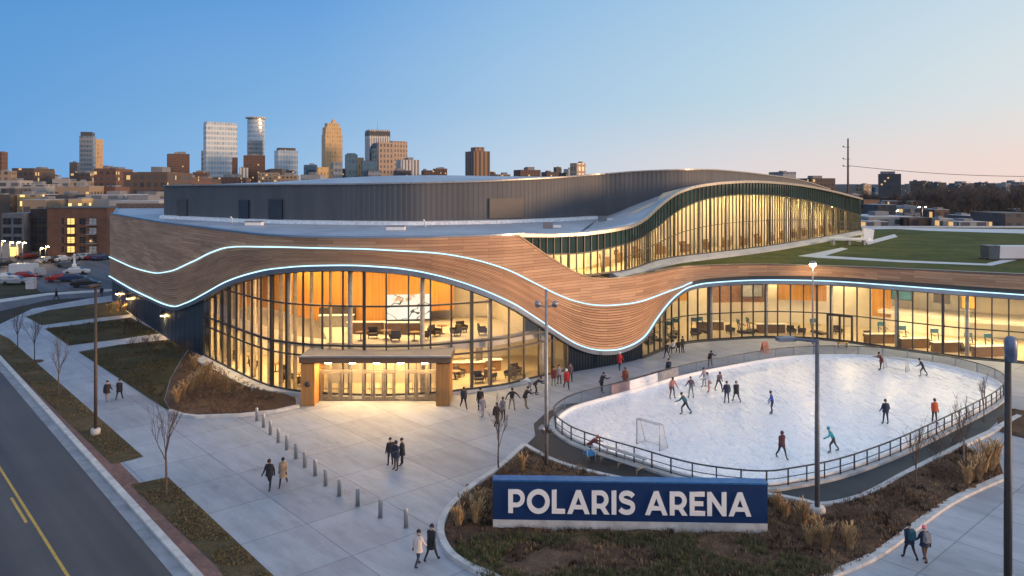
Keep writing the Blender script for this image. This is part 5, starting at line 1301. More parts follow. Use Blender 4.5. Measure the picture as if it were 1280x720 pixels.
cover('bed_litter', 'brown dry plant litter over the hall planting bed', [(238,440),(255,452),(290,470),(330,490),(366,499),(366,507),(300,518),(246,520),(222,514),(212,500),(218,476)], 1500, mat('brown_dry_litter', (.19,.125,.080), .9, 0, .5, 3), 3, .12, .4, -.2)
cover('verge_tufts', 'straw and green grass tufts in the near roadside verge', [(163,608),(209,599),(316,698),(345,726),(320,745),(274,710)], 1500, mat('verge_tuft_grass', (.19,.15,.08), .9, 0, .5, 3), 4, .05, .14, -.1, .5, .03)
cover('verge_tufts', 'straw and green grass tufts in the far roadside verge', [(2,420),(14,427),(176,570),(141,579),(62,504),(22,466)], 1500, mat('verge_tuft_grass', (.19,.15,.08), .9, 0, .5, 3), 5, .05, .14, -.1, .5, .03)

cover('lawn_tufts', 'brown and olive tufts scattered over the near lawn beside the arena', [(100,440),(150,432),(210,426),(225,440),(212,470),(204,500),(212,513)], 1500, mat('olive_tuft', (.11,.09,.045), .9, 0, .5, 3), 6, .06, .2, -.1, .3, .03)
cover('lawn_tufts', 'brown and olive tufts scattered over the middle lawn by the side wall', [(58,411),(110,404),(163,398),(198,416),(150,423),(88,431)], 900, mat('olive_tuft', (.11,.09,.045), .9, 0, .5, 3), 7, .06, .25, -.1, .3, .03)

def disc(px, py, r):
    c = G(px, py); m = MB(); m.sheet([(c.x+r*math.cos(k*PI/9)*(1+.12*math.sin(k*2.3)), c.y+r*math.sin(k*PI/9)*(1+.1*math.cos(k*1.7))) for k in range(18)], .042); struct('mulch_ring', m, M['mulch'])
for q in ((207.5,619,.95),(73,493,.8),(43,452,.8)): disc(*q)

cover('straw_ground_cover', 'pale straw stems flattened over the sign bed', [(657,562),(600,612),(556,665),(590,708),(650,745),(1005,748),(1100,690),(1183,628),(1252,596),(1246,578),(1203,561),(1135,596),(1031,638),(960,626),(780,606)], 2600, mat('pale_straw', (.30,.21,.125), .9, 0, .4, 3), 9, .10, .36, .02, .6)
cover('dark_ground_cover', 'dark low heather like mounds over the sign bed', [(657,562),(600,612),(556,665),(590,708),(650,745),(1005,748),(1100,690),(1183,628),(1252,596),(1246,578),(1203,561),(1135,596),(1031,638),(960,626),(780,606)], 2200, mat('dark_heather', (.045,.030,.022), .9, 0, .4, 3), 12, .15, .40, .12, .8)
# ------------------------------------------------------------------ CITY
FMAT = dict(
 glass = facade_mat('pale_glass_tower', (.62,.65,.66), (.30,.40,.48), 9, 5, .8, .6, 0, .12, .2),
 glassd = facade_mat('blue_glass_tower', (.10,.16,.22), (.05,.11,.17), 9, 5, .8, .75, 0, .1, .3),
 gold = facade_mat('sandstone_tower', (.62,.43,.23), (.40,.26,.13), 8, 5, .45, .6, 0, .3),
 beige = facade_mat('beige_tower', (.46,.34,.25), (.16,.13,.12), 9, 6, .5, .62, 0, .3, .3),
 grey = facade_mat('grey_tower', (.30,.32,.34), (.12,.15,.18), 9, 5, .8, .5, 0, .2, .3),
 brown = facade_mat('brown_striped_tower', (.30,.17,.10), (.05,.04,.04), 60, 5.5, .5, .98, 0, .3),
 white = facade_mat('white_striped_tower', (.62,.60,.57), (.16,.17,.19), 60, 5.0, .45, .98, 0, .3),
 brick = facade_mat('red_brick_block', (.15,.080,.060), (.05,.05,.055), 4.0, 4.0, .5, .5, .03, .3, lits=.8),
 brick2 = facade_mat('brown_brick_block', (.12,.082,.066), (.05,.05,.055), 4.0, 3.6, .55, .6, .04, .3, lits=.8),
 tan = facade_mat('tan_block', (.30,.23,.165), (.08,.075,.075), 4.0, 4.0, .5, .5, .06, .3, lits=.8),
 cream = facade_mat('cream_lit_block', (.50,.36,.18), (.20,.15,.08), 3.2, 3.4, .45, .55, .5, .3, lits=1.6),
 plain = facade_mat('dark_block', (.09,.085,.09), (.05,.055,.065), 3.4, 3.0, .55, .5, .04, .3, lits=.8),
 pale = facade_mat('pale_low_block', (.34,.335,.33), (.10,.11,.13), 4.0, 5, .6, .4, .04, .3, lits=.8))
ROOFM = mat('pale_gravel_roof', (.40,.41,.43), .8, 0, .2, .1); ROOFD = mat('dark_roof', (.10,.095,.095), .8, 0, .2, .1); MECH = mat('roof_plant_metal', (.20,.20,.21), .6, .2, .2, .3)
def block(name, cat, label, px0, px1, ytop, d, m, rot=22, fr=.68, roof=ROOFM, mech=True, group=None, ybase=None, seed=0, z0=-1.5, tiers=()):
    """box building seen between two columns of the photograph at distance d"""
    c = atY((px0+px1)/2, ytop, d); W = (px1-px0)*d/F; a = R(abs(rot)); rz = R(rot)
    w = W*fr/max(math.cos(a), .2); dp = W*(1-fr)/max(math.sin(a), .12) if rot else W*.6
    dp = min(dp, W*1.6); H = c.z
    t = empty(name, (c.x, d + dp*.4, 0), rz, label, cat, group); rng = random.Random(int(px0*7+ytop))
    mb = MB(); mb.box((0,0,(H+z0)/2), (w,dp,H-z0)); child(t, mb, 'body', FMAT[m] if isinstance(m, str) else m)
    zt_ = H; ww, dd = w, dp
    for (k, dh, mm) in tiers:
        ww *= k; dd *= k; e = dh*d/F; mb = MB(); mb.box((0,0,zt_+e/2), (ww,dd,e)); child(t, mb, 'upper_storeys', FMAT[mm] if isinstance(mm, str) else mm); zt_ += e
    mb = MB(); rr = max(.15, W*.006); mb.box((0,0,zt_+rr/2), (ww+.1,dd+.1,rr)); child(t, mb, 'roof', roof)
    if mech:
        for i in range(rng.choice((1,2))):
            e = min(W*.12, 5)*rng.uniform(.5,1); mb = MB(); mb.box((rng.uniform(-.25,.25)*ww, rng.uniform(-.2,.2)*dd, zt_+rr+e/2), (ww*rng.uniform(.2,.4), dd*rng.uniform(.2,.4), e)); child(t, mb, 'roof_plant', MECH)
    return t, zt_, w, dp
def mast_on(t, z, h, r=.4):
    mb = MB(); mb.tube([(0,0,z),(0,0,z+h)], [r,r*.4], 5); child(t, mb, 'antenna', MECH)
T = 'tower'
block('office_tower', T, 'grey glass tower with dark cap, tallest at the far left of the skyline', 93,115.5,170, 1500, 'grey', 20, .62, ROOFD, False, 'downtown towers', tiers=((.86,5,'plain'),))
block('office_tower', T, 'slim pale tower just behind the right edge of the far left grey tower', 112,127,174, 1580, 'gold', 30, .8, ROOFM, False, 'downtown towers')
block('office_tower', T, 'short dark tower touching the left foot of the far left grey tower', 83,96,203, 1400, 'plain', 20, .6, ROOFD, True, 'downtown towers')
block('office_tower', T, 'mid height brown tower standing alone left of the pale glass tower', 203,235,192.5, 1300, 'brick', 28, .68, ROOFD, True, 'downtown towers')
block('office_tower', T, 'slim dark tower close against the left side of the pale glass tower', 246,259,188.5, 1450, 'grey', 20, .5, ROOFD, False, 'downtown towers')
block('office_tower', T, 'wide pale glass tower, broadest and brightest of the skyline', 256,292,155, 1400, 'glass', 40, .82, ROOFM, False, 'downtown towers', tiers=((.96,2,'glass'),))
block('brick_building', 'building', 'reddish brick block at the right foot of the pale glass tower', 288,297,197, 1300, 'brick', 20, .7, ROOFD, False)
t, z, w, d = block('office_tower', T, 'tall cylindrical pale tower with a flat disc crown', 300,328,176, 1600, 'grey', 20, .6, ROOFM, False, 'downtown towers')
mb = MB(); s = 1600/F; mb.lathe([(10.5*s,z-40*s),(10.5*s,z+27*s),(9*s,z+27.5*s),(9*s,z+30*s)], (1.5*s,-1.5*s,0), 20, smooth=False); child(t, mb, 'round_shaft', FMAT['glass'])
mb = MB(); mb.lathe([(12.5*s,z+28.5*s),(12.5*s,z+30.5*s),(0,z+31*s)], (1.5*s,-1.5*s,0), 20); child(t, mb, 'crown_disc', FMAT['white'])
block('brick_building', 'building', 'dark brick block below the cylindrical tower', 296,331,194.5, 1200, 'brick', 18, .7, ROOFD, True)
block('brick_building', 'building', 'tan low block below the dark brick block at the arena roof line', 318,348,216, 900, 'tan', 15, .8, ROOFM, False)
block('office_tower', T, 'square pale tower with dark cap between the cylindrical and gold towers', 341,370.5,188, 1350, 'glass', 34, .7, ROOFD, False, 'downtown towers', tiers=((.8,3,'plain'),))
block('office_tower', T, 'low blue grey tower left of the gold stepped tower', 376,396,206, 1250, 'glassd', 25, .6, ROOFM, True, 'downtown towers')
block('office_tower', T, 'low gold tower at the left foot of the stepped tower', 395,410,209, 1200, 'gold', 30, .8, ROOFM, False, 'downtown towers')
t, z, w, d = block('office_tower', T, 'gold stepped stone tower with a peaked crown', 400,427,168, 1550, 'gold', 30, .70, ROOFM, False, 'downtown towers', tiers=((.92,9,'gold'),(.78,5,'gold')))
mb = MB(); mb.box((w*.1,0,z+4), (w*.28,d*.4,9), 0, 0, .5); child(t, mb, 'crown', FMAT['gold'])
block('office_tower', T, 'grey low tower in front of the gold stepped tower', 410,428,203, 1150, 'grey', 22, .6, ROOFD, False, 'downtown towers')
block('office_tower', T, 'teal glass tower right of the gold stepped tower', 427,447,193, 1300, 'glassd', 15, .7, ROOFD, False, 'downtown towers', tiers=((.7,1.5,'glassd'),))
block('office_tower', T, 'narrow yellow sunlit slab between the teal glass tower and the dark capped tower', 440,454,197, 1380, 'gold', 35, .9, ROOFM, False, 'downtown towers')
t, z, w, d = block('office_tower', T, 'tall light tower with a broad dark cap', 454,487,170, 1650, 'white', 26, .74, ROOFD, False, 'downtown towers', tiers=((1.0,6,'plain'),(.95,1.5,'white')))
mast_on(t, z, 20)
t, z, w, d = block('office_tower', T, 'dark blue tower with a rounded top before the dark capped tower', 458,478,186, 1350, 'glassd', 20, .6, ROOFD, False, 'downtown towers')
mb = MB(); s = 1350/F; mb.lathe([(9*s,z-14*s),(9.5*s,z-3*s),(9*s,z+3*s),(6*s,z+7*s),(0,z+8.5*s)], (2*s,0,0), 18); child(t, mb, 'rounded_top', mat('dark_blue_dome', (.03,.05,.08), .3, .2))
block('office_tower', T, 'brown gridded tower right of the rounded dark blue tower', 470,491.5,178, 1300, 'beige', 25, .8, ROOFM, False, 'downtown towers')
block('office_tower', T, 'pinkish tower behind the brown gridded tower', 486,508.5,177.5, 1500, 'beige', 30, .8, ROOFM, False, 'downtown towers', tiers=((.9,1,'beige'),))
block('office_tower', T, 'low dark blue glass block below the rounded tower', 447,471,201, 1200, 'glassd', 15, .7, ROOFD, False, 'downtown towers')
block('office_tower', T, 'pale striped tower at the right end of the downtown cluster', 492.5,524,200, 1200, 'white', 22, .7, ROOFM, True, 'downtown towers')
block('brick_building', 'building', 'small brick block right of the downtown cluster', 525,543,213, 1100, 'brick', 18, .7, ROOFD, True)
t, z, w, d = block('office_tower', T, 'brown ribbed tower standing alone above the middle of the arena', 580.5,612.5,189, 900, 'brown', 28, .62, ROOFD, False, 'downtown towers', tiers=((.55,5,'brown'),))
block('brick_building', 'building', 'low pale blocks right of the brown ribbed tower', 615,638,218, 1000, 'tan', 15, .7, ROOFM, True)
block('brick_building', 'building', 'wide red brick block above the arena roof', 642,676,212.5, 950, 'brick', 20, .75, ROOFD, True)
block('brick_building', 'building', 'small dark block right of the wide red brick block', 677,698,215, 1000, 'brick2', 20, .7, ROOFD, True)
block('office_tower', T, 'short tower with one sunlit side above the right half of the arena roof', 713,732.5,204, 1050, 'beige', 35, .6, ROOFD, True, 'downtown towers')
block('brick_building', 'building', 'grey block peeping over the gallery roof', 969,995,215, 800, 'grey', 15, .7, ROOFD, True)
block('brick_building', 'building', 'brown brick block beside the tall mast', 1006,1043.5,223, 700, 'brick2', 8, .85, ROOFD, True)
block('brick_building', 'building', 'pinkish brick block right of the tall mast', 1073,1090,231, 650, 'tan', 20, .7, ROOFM, True)
block('office_tower', T, 'dark apartment tower on the right horizon', 1100,1133,217.5, 800, 'plain', -24, .7, ROOFD, True, 'downtown towers')
block('brick_building', 'building', 'pale block on the far right horizon above the trees', 1232,1248,229, 900, 'plain', -20, .6, ROOFM, True)
block('brick_building', 'building', 'low pale block at the right end of the horizon', 1252,1285,231.5, 950, 'plain', -10, .7, ROOFM, True)
block('brick_building', 'building', 'blue grey block behind the pinkish brick block', 1089,1102,234, 900, 'glassd', 15, .7, ROOFD, False)
# mid distance streets on the left
B_ = 'building'
mids = [(-6,3,190,700,'brick','tall brick building cut by the left edge of the picture',20),(-10,13,214,520,'tan','tan building at the left edge below the skyline',15),(12,46,210.5,560,'brick2','dark brick row with pale bands near the left edge',20),(44,61,213.5,600,'tan','cream narrow building right of the dark brick row',20),(60,72,219,640,'pale','pale narrow building with sloping roof right of the cream one',15),
 (113,148,211,520,'brick','brown brick warehouse below the grey far left tower',22),(146,214,215.5,430,'brick2','long brown brick block with many windows left of the bowl',24),(196,246,222,600,'brick','brick block hidden partly by the bowl corner',15),(62,86,224,430,'pale','pale low block in front of the dark tower',12),(84,112,227,400,'tan','sunlit cream block before the brown warehouse',18),
 (-5,24,226,360,'pale','pale block at the left edge in the middle distance',10),(22,58,231,330,'pale','low white roofed block left of the sunlit cream block',10),(62,112,233,310,'tan','tan flat roofed block in the middle distance',12),(14,52,243.5,270,'cream','yellow lit facade block with arched windows',10),(-8,17,244,265,'brick2','dark brick block beside the yellow lit facade',10),(54,92,244,255,'plain','dark blue flat roofed block right of the yellow lit facade',10),(122,148,234,330,'brick','brick block with white cornice before the long brown block',10),(100,158,244,250,'pale','low block with curved white roof behind the apartment block',8),(128,206,251.5,235,'pale','long low white roofed block behind the arena corner',6)]
for px0, px1, yt, d, m, lab, rot in mids: block('city_building', B_, lab, px0, px1, yt, d, m, rot*.3 if m in ('brick','brick2','plain') else rot, .75, ROOFM if m in ('pale','tan','cream') else ROOFD, True, 'city blocks on the left')

for px0, px1, yt, d, m, lab, rot in ((150,204,246,300,'brick2','dark brick block under the long brown block',3),(58,80,238,345,'brick2','small brown block between the pale roofs',4),(26,60,250,238,'tan','tan block just above the apartment roof at the left',5),(84,104,249,236,'cream','small yellow lit block just above the apartment roof',5),(0,22,236,300,'plain','dark roofed block at the left edge above the lit facade',4),(168,206,226,480,'brick','brick block rising behind the long brown block',3),(86,116,217,560,'brick2','brown block between the dark tower and the warehouse',4),(226,262,224,700,'brick2','brown block peeping above the bowl corner',4),(262,300,222,900,'brick','brick block under the pale glass tower',4),(336,372,219,800,'tan','tan block above the bowl under the square pale tower',12),(372,402,218.5,850,'grey','grey block above the bowl left of the gold tower',5)):
    block('city_building', B_, lab, px0, px1, yt, d, m, rot, .8, ROOFM if m in ('tan','cream') else ROOFD, True, 'city blocks on the left')
for px0, px1, yt, d, m, lab, rot in ((1092,1120,256,330,'plain','dark low block behind the wide white shed',4),(1126,1150,258,350,'pale','pale shed among the trees beyond the lamp',4),(1164,1186,262,300,'brick2','brown shed at the foot of the far wood',4),(1205,1240,270,262,'plain','dark shed behind the long low white shed',4),(1078,1110,277,226,'pale','low white block nearest the gallery end',3)):
    block('low_building', B_, lab, px0, px1, yt, d, m, rot, .85, ROOFM, True, 'low buildings beyond the green roof')
rq = random.Random(77)
for i in range(46):
    d = rq.uniform(290, 950); pxc = rq.uniform(-8, 214) if d < 600 else rq.uniform(-8, 330); hh = rq.uniform(5, 11) + d*.006; wpx = rq.uniform(9, 26)*(420/d)**.5; yt = HORIZON + (CAM_H-hh)*F/d
    block('small_city_block', B_, 'small flat roofed block among the crowded city roofs on the left', pxc-wpx/2, pxc+wpx/2, yt, d, rq.choice(['brick','brick2','tan','plain','pale','brick2','grey','plain']), rq.uniform(-6,14), .75, rq.choice([ROOFM, ROOFD, ROOFM]), True, 'small blocks among the city roofs')
for i in range(22):
    d = rq.uniform(340, 900); pxc = rq.uniform(1080, 1290); hh = rq.uniform(4, 8); wpx = rq.uniform(9, 22)*(420/d)**.5; yt = HORIZON + (CAM_H-hh)*F/d
    block('small_house', B_, 'small low house half hidden among the bare trees at the far right', pxc-wpx/2, pxc+wpx/2, yt, d, rq.choice(['brick','brick2','plain','pale','grey']), rq.uniform(-16,6), .75, rq.choice([ROOFM, ROOFD]), False, 'small houses among the trees')
for i in range(20):
    d = rq.uniform(1000, 1500); pxc = rq.choice([rq.uniform(205, 345), rq.uniform(345, 575), rq.uniform(540, 715)]); wpx = rq.uniform(9, 24); yt = rq.uniform(209, 219)
    block('small_city_block', B_, 'small block at the foot of the downtown towers above the arena roof', pxc-wpx/2, pxc+wpx/2, yt, d, rq.choice(['brick','brick2','tan','grey','white','beige','plain']), rq.uniform(0,30), .72, rq.choice([ROOFM, ROOFD]), True, 'small blocks below the towers')
for i in range(12):
    d = rq.uniform(900, 1900); pxc = rq.uniform(1082, 1285); wpx = rq.uniform(8, 20); yt = rq.uniform(226, 234)
    block('small_city_block', B_, 'small distant block on the far right horizon beyond the trees', pxc-wpx/2, pxc+wpx/2, yt, d, rq.choice(['brick2','plain','grey','tan','plain']), rq.uniform(-20,10), .75, rq.choice([ROOFM, ROOFD]), True, 'small blocks on the right horizon')
# brick apartment block behind the car park
AD = 186.0
ap0, ap1 = atY(59,325,AD).x, atY(134,325,AD).x; AZ = atY(90,260.5,AD).z
AP = empty('apartment_block', ((ap0+ap1)/2, AD, 0), 0, 'brown brick apartment block with lit window column behind the car park', 'building')
BRK = mat('apartment_brick', (.155,.080,.055), .85, 0, .25, .5)
W_ = ap1-ap0
mb = MB(); mb.box((0,7,AZ/2), (W_,14,AZ)); child(AP, mb, 'wall', BRK)
mb = MB(); mb.box((0,7,AZ+.15), (W_+.4,14.4,.3)); child(AP, mb, 'roof', ROOFD)
rx0 = atY(30,325,AD).x
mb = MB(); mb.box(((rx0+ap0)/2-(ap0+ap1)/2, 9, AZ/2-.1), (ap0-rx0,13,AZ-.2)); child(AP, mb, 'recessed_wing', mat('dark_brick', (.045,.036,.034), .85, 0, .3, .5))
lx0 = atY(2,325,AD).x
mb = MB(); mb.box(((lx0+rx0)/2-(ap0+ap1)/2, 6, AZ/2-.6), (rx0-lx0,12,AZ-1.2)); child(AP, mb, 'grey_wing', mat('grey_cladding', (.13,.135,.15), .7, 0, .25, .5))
WL = emit('lit_apartment_window', (1,.66,.20), 1.5); WD = mat('dark_window_glass', (.03,.035,.045), .1, 0, .4, .6); WP_ = mat('pale_window_blind', (.42,.45,.46), .5, 0, .35, 3); BAL = mat('balcony_slab', (.34,.33,.33), .7)
for k, (a, b, kind) in enumerate(((84.5,93,'l'),(99.5,107,'d'),(112,120.5,'p'),(77.5,79.5,'d'),(33,38,'d'),(41,48,'d'),(51,57,'d'),(4,14,'d'),(17,27,'d'))):
    for fl in range(4):
        y0 = 272.8 + fl*11.6; xa, xb = atY(a,y0,AD).x, atY(b,y0,AD).x; zt0, zb0 = atY(90,y0,AD).z, atY(90,y0+7.6,AD).z
        yy = {True: 2.5, False: 0}[30 <= a < 59]
        mm = WL if kind == 'l' else WP_ if kind == 'p' and fl != 2 else WD
        mb = MB(); mb.box(((xa+xb)/2-(ap0+ap1)/2, yy-.03, (zt0+zb0)/2), (xb-xa,.1,zt0-zb0)); w_ = child(AP, mb, 'window', mm)
        mb = MB(); cx = (xa+xb)/2-(ap0+ap1)/2; mb.box((cx, yy-.1, (zt0+zb0)/2), (.1,.06,zt0-zb0)); mb.box((cx, yy-.1, zt0), (xb-xa+.1,.08,.1)); mb.box((cx, yy-.1, (zt0+zb0)/2+.1), (xb-xa,.05,.07)); f_ = mb.build('window_frame', M['mullion']); par(f_, w_, True)
        if kind in 'lp':
            mb = MB(); mb.box((cx, yy-.6, zb0-.12), (xb-xa+.6,1.2,.16)); mb.box((cx, yy-1.18, zb0+.45), (xb-xa+.6,.05,.08)); child(AP, mb, 'balcony', BAL if kind == 'p' else M['dark_metal'])
# ------------------------------------------------------------------ CARS
def car_proto():
    t = empty('parked_car', (0,0,0)); t['category'] = 'car'
    prof_ = [(-2.2,.35),(-2.25,.75),(-2.0,.92),(-1.5,.98),(-1.05,1.40),(.55,1.46),(1.15,1.02),(2.0,.88),(2.22,.68),(2.22,.35)]
    mb = MB(); vs = []
    for sx, k in ((-1,1),(1,1)):
        for x, z in prof_: vs.append((x, sx*(.88 if z < 1.1 else .68), z))
    n = len(prof_); mb.add(vs, [tuple(range(n))[::-1], tuple(range(n, 2*n))] + [(i, (i+1)%n, n+(i+1)%n, n+i) for i in range(n)]); body = child(t, mb, 'body', M['white'])
    body.data.materials[0] = M['white']
    mb = MB()
    for sx in (-1, 1): mb.add([(-1.35,sx*.84,1.02),(1.0,sx*.84,1.02),(.5,sx*.71,1.38),(-1.0,sx*.71,1.36)], [(0,1,2,3) if sx < 0 else (3,2,1,0)])
    mb.add([(1.18,-.72,1.04),(1.18,.72,1.04),(.62,.62,1.44),(.62,-.62,1.44)], [(0,1,2,3)]); mb.add([(-1.52,-.72,1.02),(-1.52,.72,1.02),(-1.1,.62,1.38),(-1.1,-.62,1.38)], [(3,2,1,0)]); child(t, mb, 'windows', WD)
    for x in (-1.4, 1.4):
        for y in (-.82, .82):
            mb = MB(); mb.tube([(x,y-.1,.33),(x,y+.1,.33)], .33, 14); child(t, mb, 'wheel', mat('tyre_rubber', (.02,.02,.022), .8))
    for y in (-.6,.6):
        mb = MB(); mb.box((2.22,y,.72), (.06,.36,.14)); child(t, mb, 'headlight', mat('headlight_glass', (.7,.72,.75), .2))
        mb = MB(); mb.box((-2.24,y,.8), (.06,.34,.14)); child(t, mb, 'tail_light', mat('tail_light_red', (.35,.02,.02), .3))
    return t
CP = {k: mat('car_paint_'+k, c, .25, .1, .05, 1) for k, c in dict(white=(.62,.63,.64), red=(.30,.03,.03), navy=(.03,.05,.12), black=(.02,.02,.024), silver=(.34,.36,.38), grey=(.12,.125,.135), burgundy=(.14,.025,.03)).items()}
cars = [(75,352,20,'red','red parked car nearest the far pavement'),(90,351.5,20,'navy','dark blue parked car just right of the red one'),(107,358.5,15,'black','black parked car nearest the arena corner'),(96,342.5,10,'white','white parked car alone in the middle of the car park'),(57,328.5,80,'silver','silver parked car left of the dark row by the apartment block'),(68,327.5,80,'black','black parked car in front of the apartment block'),(76,327,80,'white','white parked car in the row before the apartment block'),(84,333.5,15,'grey','grey parked car between the row and the white totem'),(100,324.5,85,'silver','silver parked car right of the white totem'),(108,324,85,'white','white parked car under the lit windows'),(117,324.5,80,'burgundy','burgundy parked car near the right end of the apartment block'),(126,325,80,'navy','navy parked car half hidden by the arena corner'),(9,334,30,'black','black parked car at the left edge beyond the lawn'),(5,351,10,'white','white parked car at the left edge on the near side of the lawn'),(20,355.5,10,'silver','silver parked car beside the white box at the left'),(30,349,10,'red','red parked truck like car below the white van'),(44,322,60,'grey','grey parked car under the far street lamps'),(33,323.5,60,'burgundy','burgundy parked car under the leftmost street lamps')]
cp0 = car_proto()
for i, (px, py, rz, c, lab) in enumerate(cars):
    o = cp0 if i == 0 else dup(cp0, G(px, py), R(rz), lab, 'cars in the car park')
    if i == 0: o.location = G(px, py); o.rotation_euler = (0,0,R(rz)); tag(o, lab, 'car', 'cars in the car park')
    for ch in o.children:
        if ch.name.startswith('body'):
            ch.material_slots[0].link = 'OBJECT'; ch.material_slots[0].material = CP[c]
g0 = G(30,346); t = empty('delivery_van', g0, .15, 'white boxy van parked at the left of the car park', 'van')
mb = MB(); mb.box((0,0,1.45), (4.6,2.1,2.2), 0, 0, .97); child(t, mb, 'body', CP['white']); mb = MB(); mb.box((2.9,0,1.05), (1.3,2.0,1.4), 0, 0, .8); child(t, mb, 'cab', CP['silver'])
for x in (-1.5, 2.6):
    for y in (-.95, .95):
        mb = MB(); mb.tube([(x,y-.12,.4),(x,y+.12,.4)], .4, 12); child(t, mb, 'wheel', mat('tyre_rubber', (.02,.02,.022), .8))
g0 = G(39,361); t = empty('utility_box', g0, .1, 'pale box cabinet standing on the lawn corner by the car park', 'cabinet')
mb = MB(); mb.box((0,0,.9), (1.3,1.0,1.8)); child(t, mb, 'cabinet', mat('pale_cabinet', (.50,.52,.56), .5)); mb = MB(); mb.box((0,0,1.84), (1.4,1.1,.1)); child(t, mb, 'lid', M['kerb'])
g0 = G(93,335); t = empty('white_totem', g0, 0, 'slim white totem rising among the parked cars', 'totem')
mb = MB(); mb.lathe([(.5,0),(.45,.8),(.22,1.0),(.2,2.6),(.3,2.8),(0,3.1)], (0,0,0), 10); child(t, mb, 'shaft', M['white']); mb = MB(); mb.lathe([(.7,0),(.7,.25),(0,.26)], (0,0,0), 10); child(t, mb, 'plinth', M['kerb'])
lw = MB(); lw.sheet(P([(-120,372),(-60,357),(0,352),(36,354),(52,366),(20,369),(-60,374)]), -.001); struct('lawn', lw, M['lawn'])
LG = emit('car_park_lamp_glow', (1,.60,.22), 160.0)
for i, (px, py, pt, lab) in enumerate(((2,330,301,'leftmost orange street lamp by the car park'),(12,332,303,'second orange street lamp from the left edge'),(21,331,302.5,'third orange street lamp from the left edge'),(28,333,303,'street lamp with pale pole at the lawn corner of the car park'),(50,326,310,'orange street lamp before the dark recess of the apartment block'),(57,327,308,'white street lamp just right of the dark recess'),(1153,287,258.5,'twin lamp post with lit heads beyond the green roof'),(1120,286,263,'street lamp beyond the green roof near the gallery end'))):
    if px > 1000: q = atY(px, py, 260); base_ = Vector((q.x, 260, 0)); hh = atY(px, pt, 260).z
    else: base_ = G(px, py); hh = atY(px, pt, base_.y).z
    t = empty('street_lamp', base_, 0, lab, 'street lamp', 'lit street lamps'); mb = MB(); mb.lathe([(.09,0),(.06,hh)], (0,0,0), 8); child(t, mb, 'pole', M['grey_metal'])
    for dx in ((-1.1,1.1) if 'twin' in lab else (.5,)):
        mb = MB(); mb.bar((0,0,hh),(dx,0,hh),.08); mb.box((dx,0,hh+.06), (.6,.35,.12)); child(t, mb, 'lamp_arm', M['grey_metal'])
        mb = MB(); mb.lathe([(0,-.18),(.28,-.1),(.28,0),(0,.0)], (dx,0,hh), 10); child(t, mb, 'lamp', LG)
yb = G(18,322); t = empty('kiosk', (yb.x, yb.y, 0), 0, 'small yellow lit kiosk under the orange street lamps', 'kiosk')
mb = MB(); mb.box((0,0,2), (5,4,4)); child(t, mb, 'wall', mat('kiosk_wall', (.40,.36,.32), .7)); mb = MB(); mb.box((1.2,-2.03,1.6), (2.0,.1,2.2)); child(t, mb, 'window', emit('kiosk_window', (1,.68,.2), 1.8)); mb = MB(); mb.box((0,0,4.1), (5.6,4.6,.25)); child(t, mb, 'roof', ROOFD)
# ------------------------------------------------------------------ RIGHT HAND DISTANCE
rt = [(1074,1100,250,420,'brick','pinkish brick house behind the gallery end',14),(1074,1141,271,245,'pale','wide white flat roofed shed beyond the green roof',4),(1128,1166,272.5,240,'brick','orange brick shed beside the wide white shed',6),(1170,1191,273.5,236,'pale','white box shed in the middle beyond the green roof',4),(1190,1234,277.5,232,'pale','long low white shed right of the box shed',3),(1246,1300,267,240,'plain','teal roofed canopy building at the right edge',3),(1098,1165,252,500,'brick2','long brown low block among the trees',6),(1110,1150,247,620,'brick','red roofed row above the long brown block',8),(1062,1078,243,560,'pale','pale block just right of the mast foot',8)]
for px0, px1, yt, d, m, lab, rot in rt: block('low_building', B_, lab, px0, px1, yt, d, m, rot, .85, ROOFM if m == 'pale' else ROOFD, m == 'pale', 'low buildings beyond the green roof')
q = atY(1060,245,300); t = empty('tall_mast', (q.x, 300, 0), 0, 'tall bare wooden mast with crossarms rising over the gallery end', 'mast')
hm = atY(1060,173,300).z; mb = MB(); mb.tube([(0,0,0),(0,0,hm)], [.55,.3], 8); child(t, mb, 'pole', mat('mast_wood', (.12,.09,.08), .8))
for py in (184,199,208):
    zz = atY(1060,py,300).z; mb = MB(); mb.bar((-1.9,0,zz),(.9,0,zz),.16); mb.box((-1.8,0,zz+.3), (.5,.4,.5)); child(t, mb, 'crossarm', MECH)
a = Vector((q.x, 300, atY(1060,207,300).z)); b = atY(1330,221,260); mb = MB(); pts = [a.lerp(b, i/16) - Vector((0,0,1.2*math.sin(PI*i/16))) for i in range(17)]; mb.tube(pts, .09, 4)
tag(mb.build('power_line', mat('cable_black', (.03,.03,.03), .6)), 'single power line running right from the tall mast', 'cable')
hl = MB(); n = 60; vs = []
for i in range(n+1):
    x = -400 + 6400*i/n; zz = 17.5 + 9*mno.noise(Vector((i*.21,0,0))) + (16 if i > 8 else 4)*.5
    vs += [(x, 5200, -5), (x, 5320, zz), (x, 5900, zz*.6), (x, 6400, -5)]
hl.add(vs, [(4*i+j, 4*i+4+j, 4*i+5+j, 4*i+1+j) for i in range(n) for j in range(3)]); struct('hills', hl, mat('haze_tinted_woods', (.045,.06,.075), .95, 0, .3, .01))  # blue of distant haze painted into the hill colour
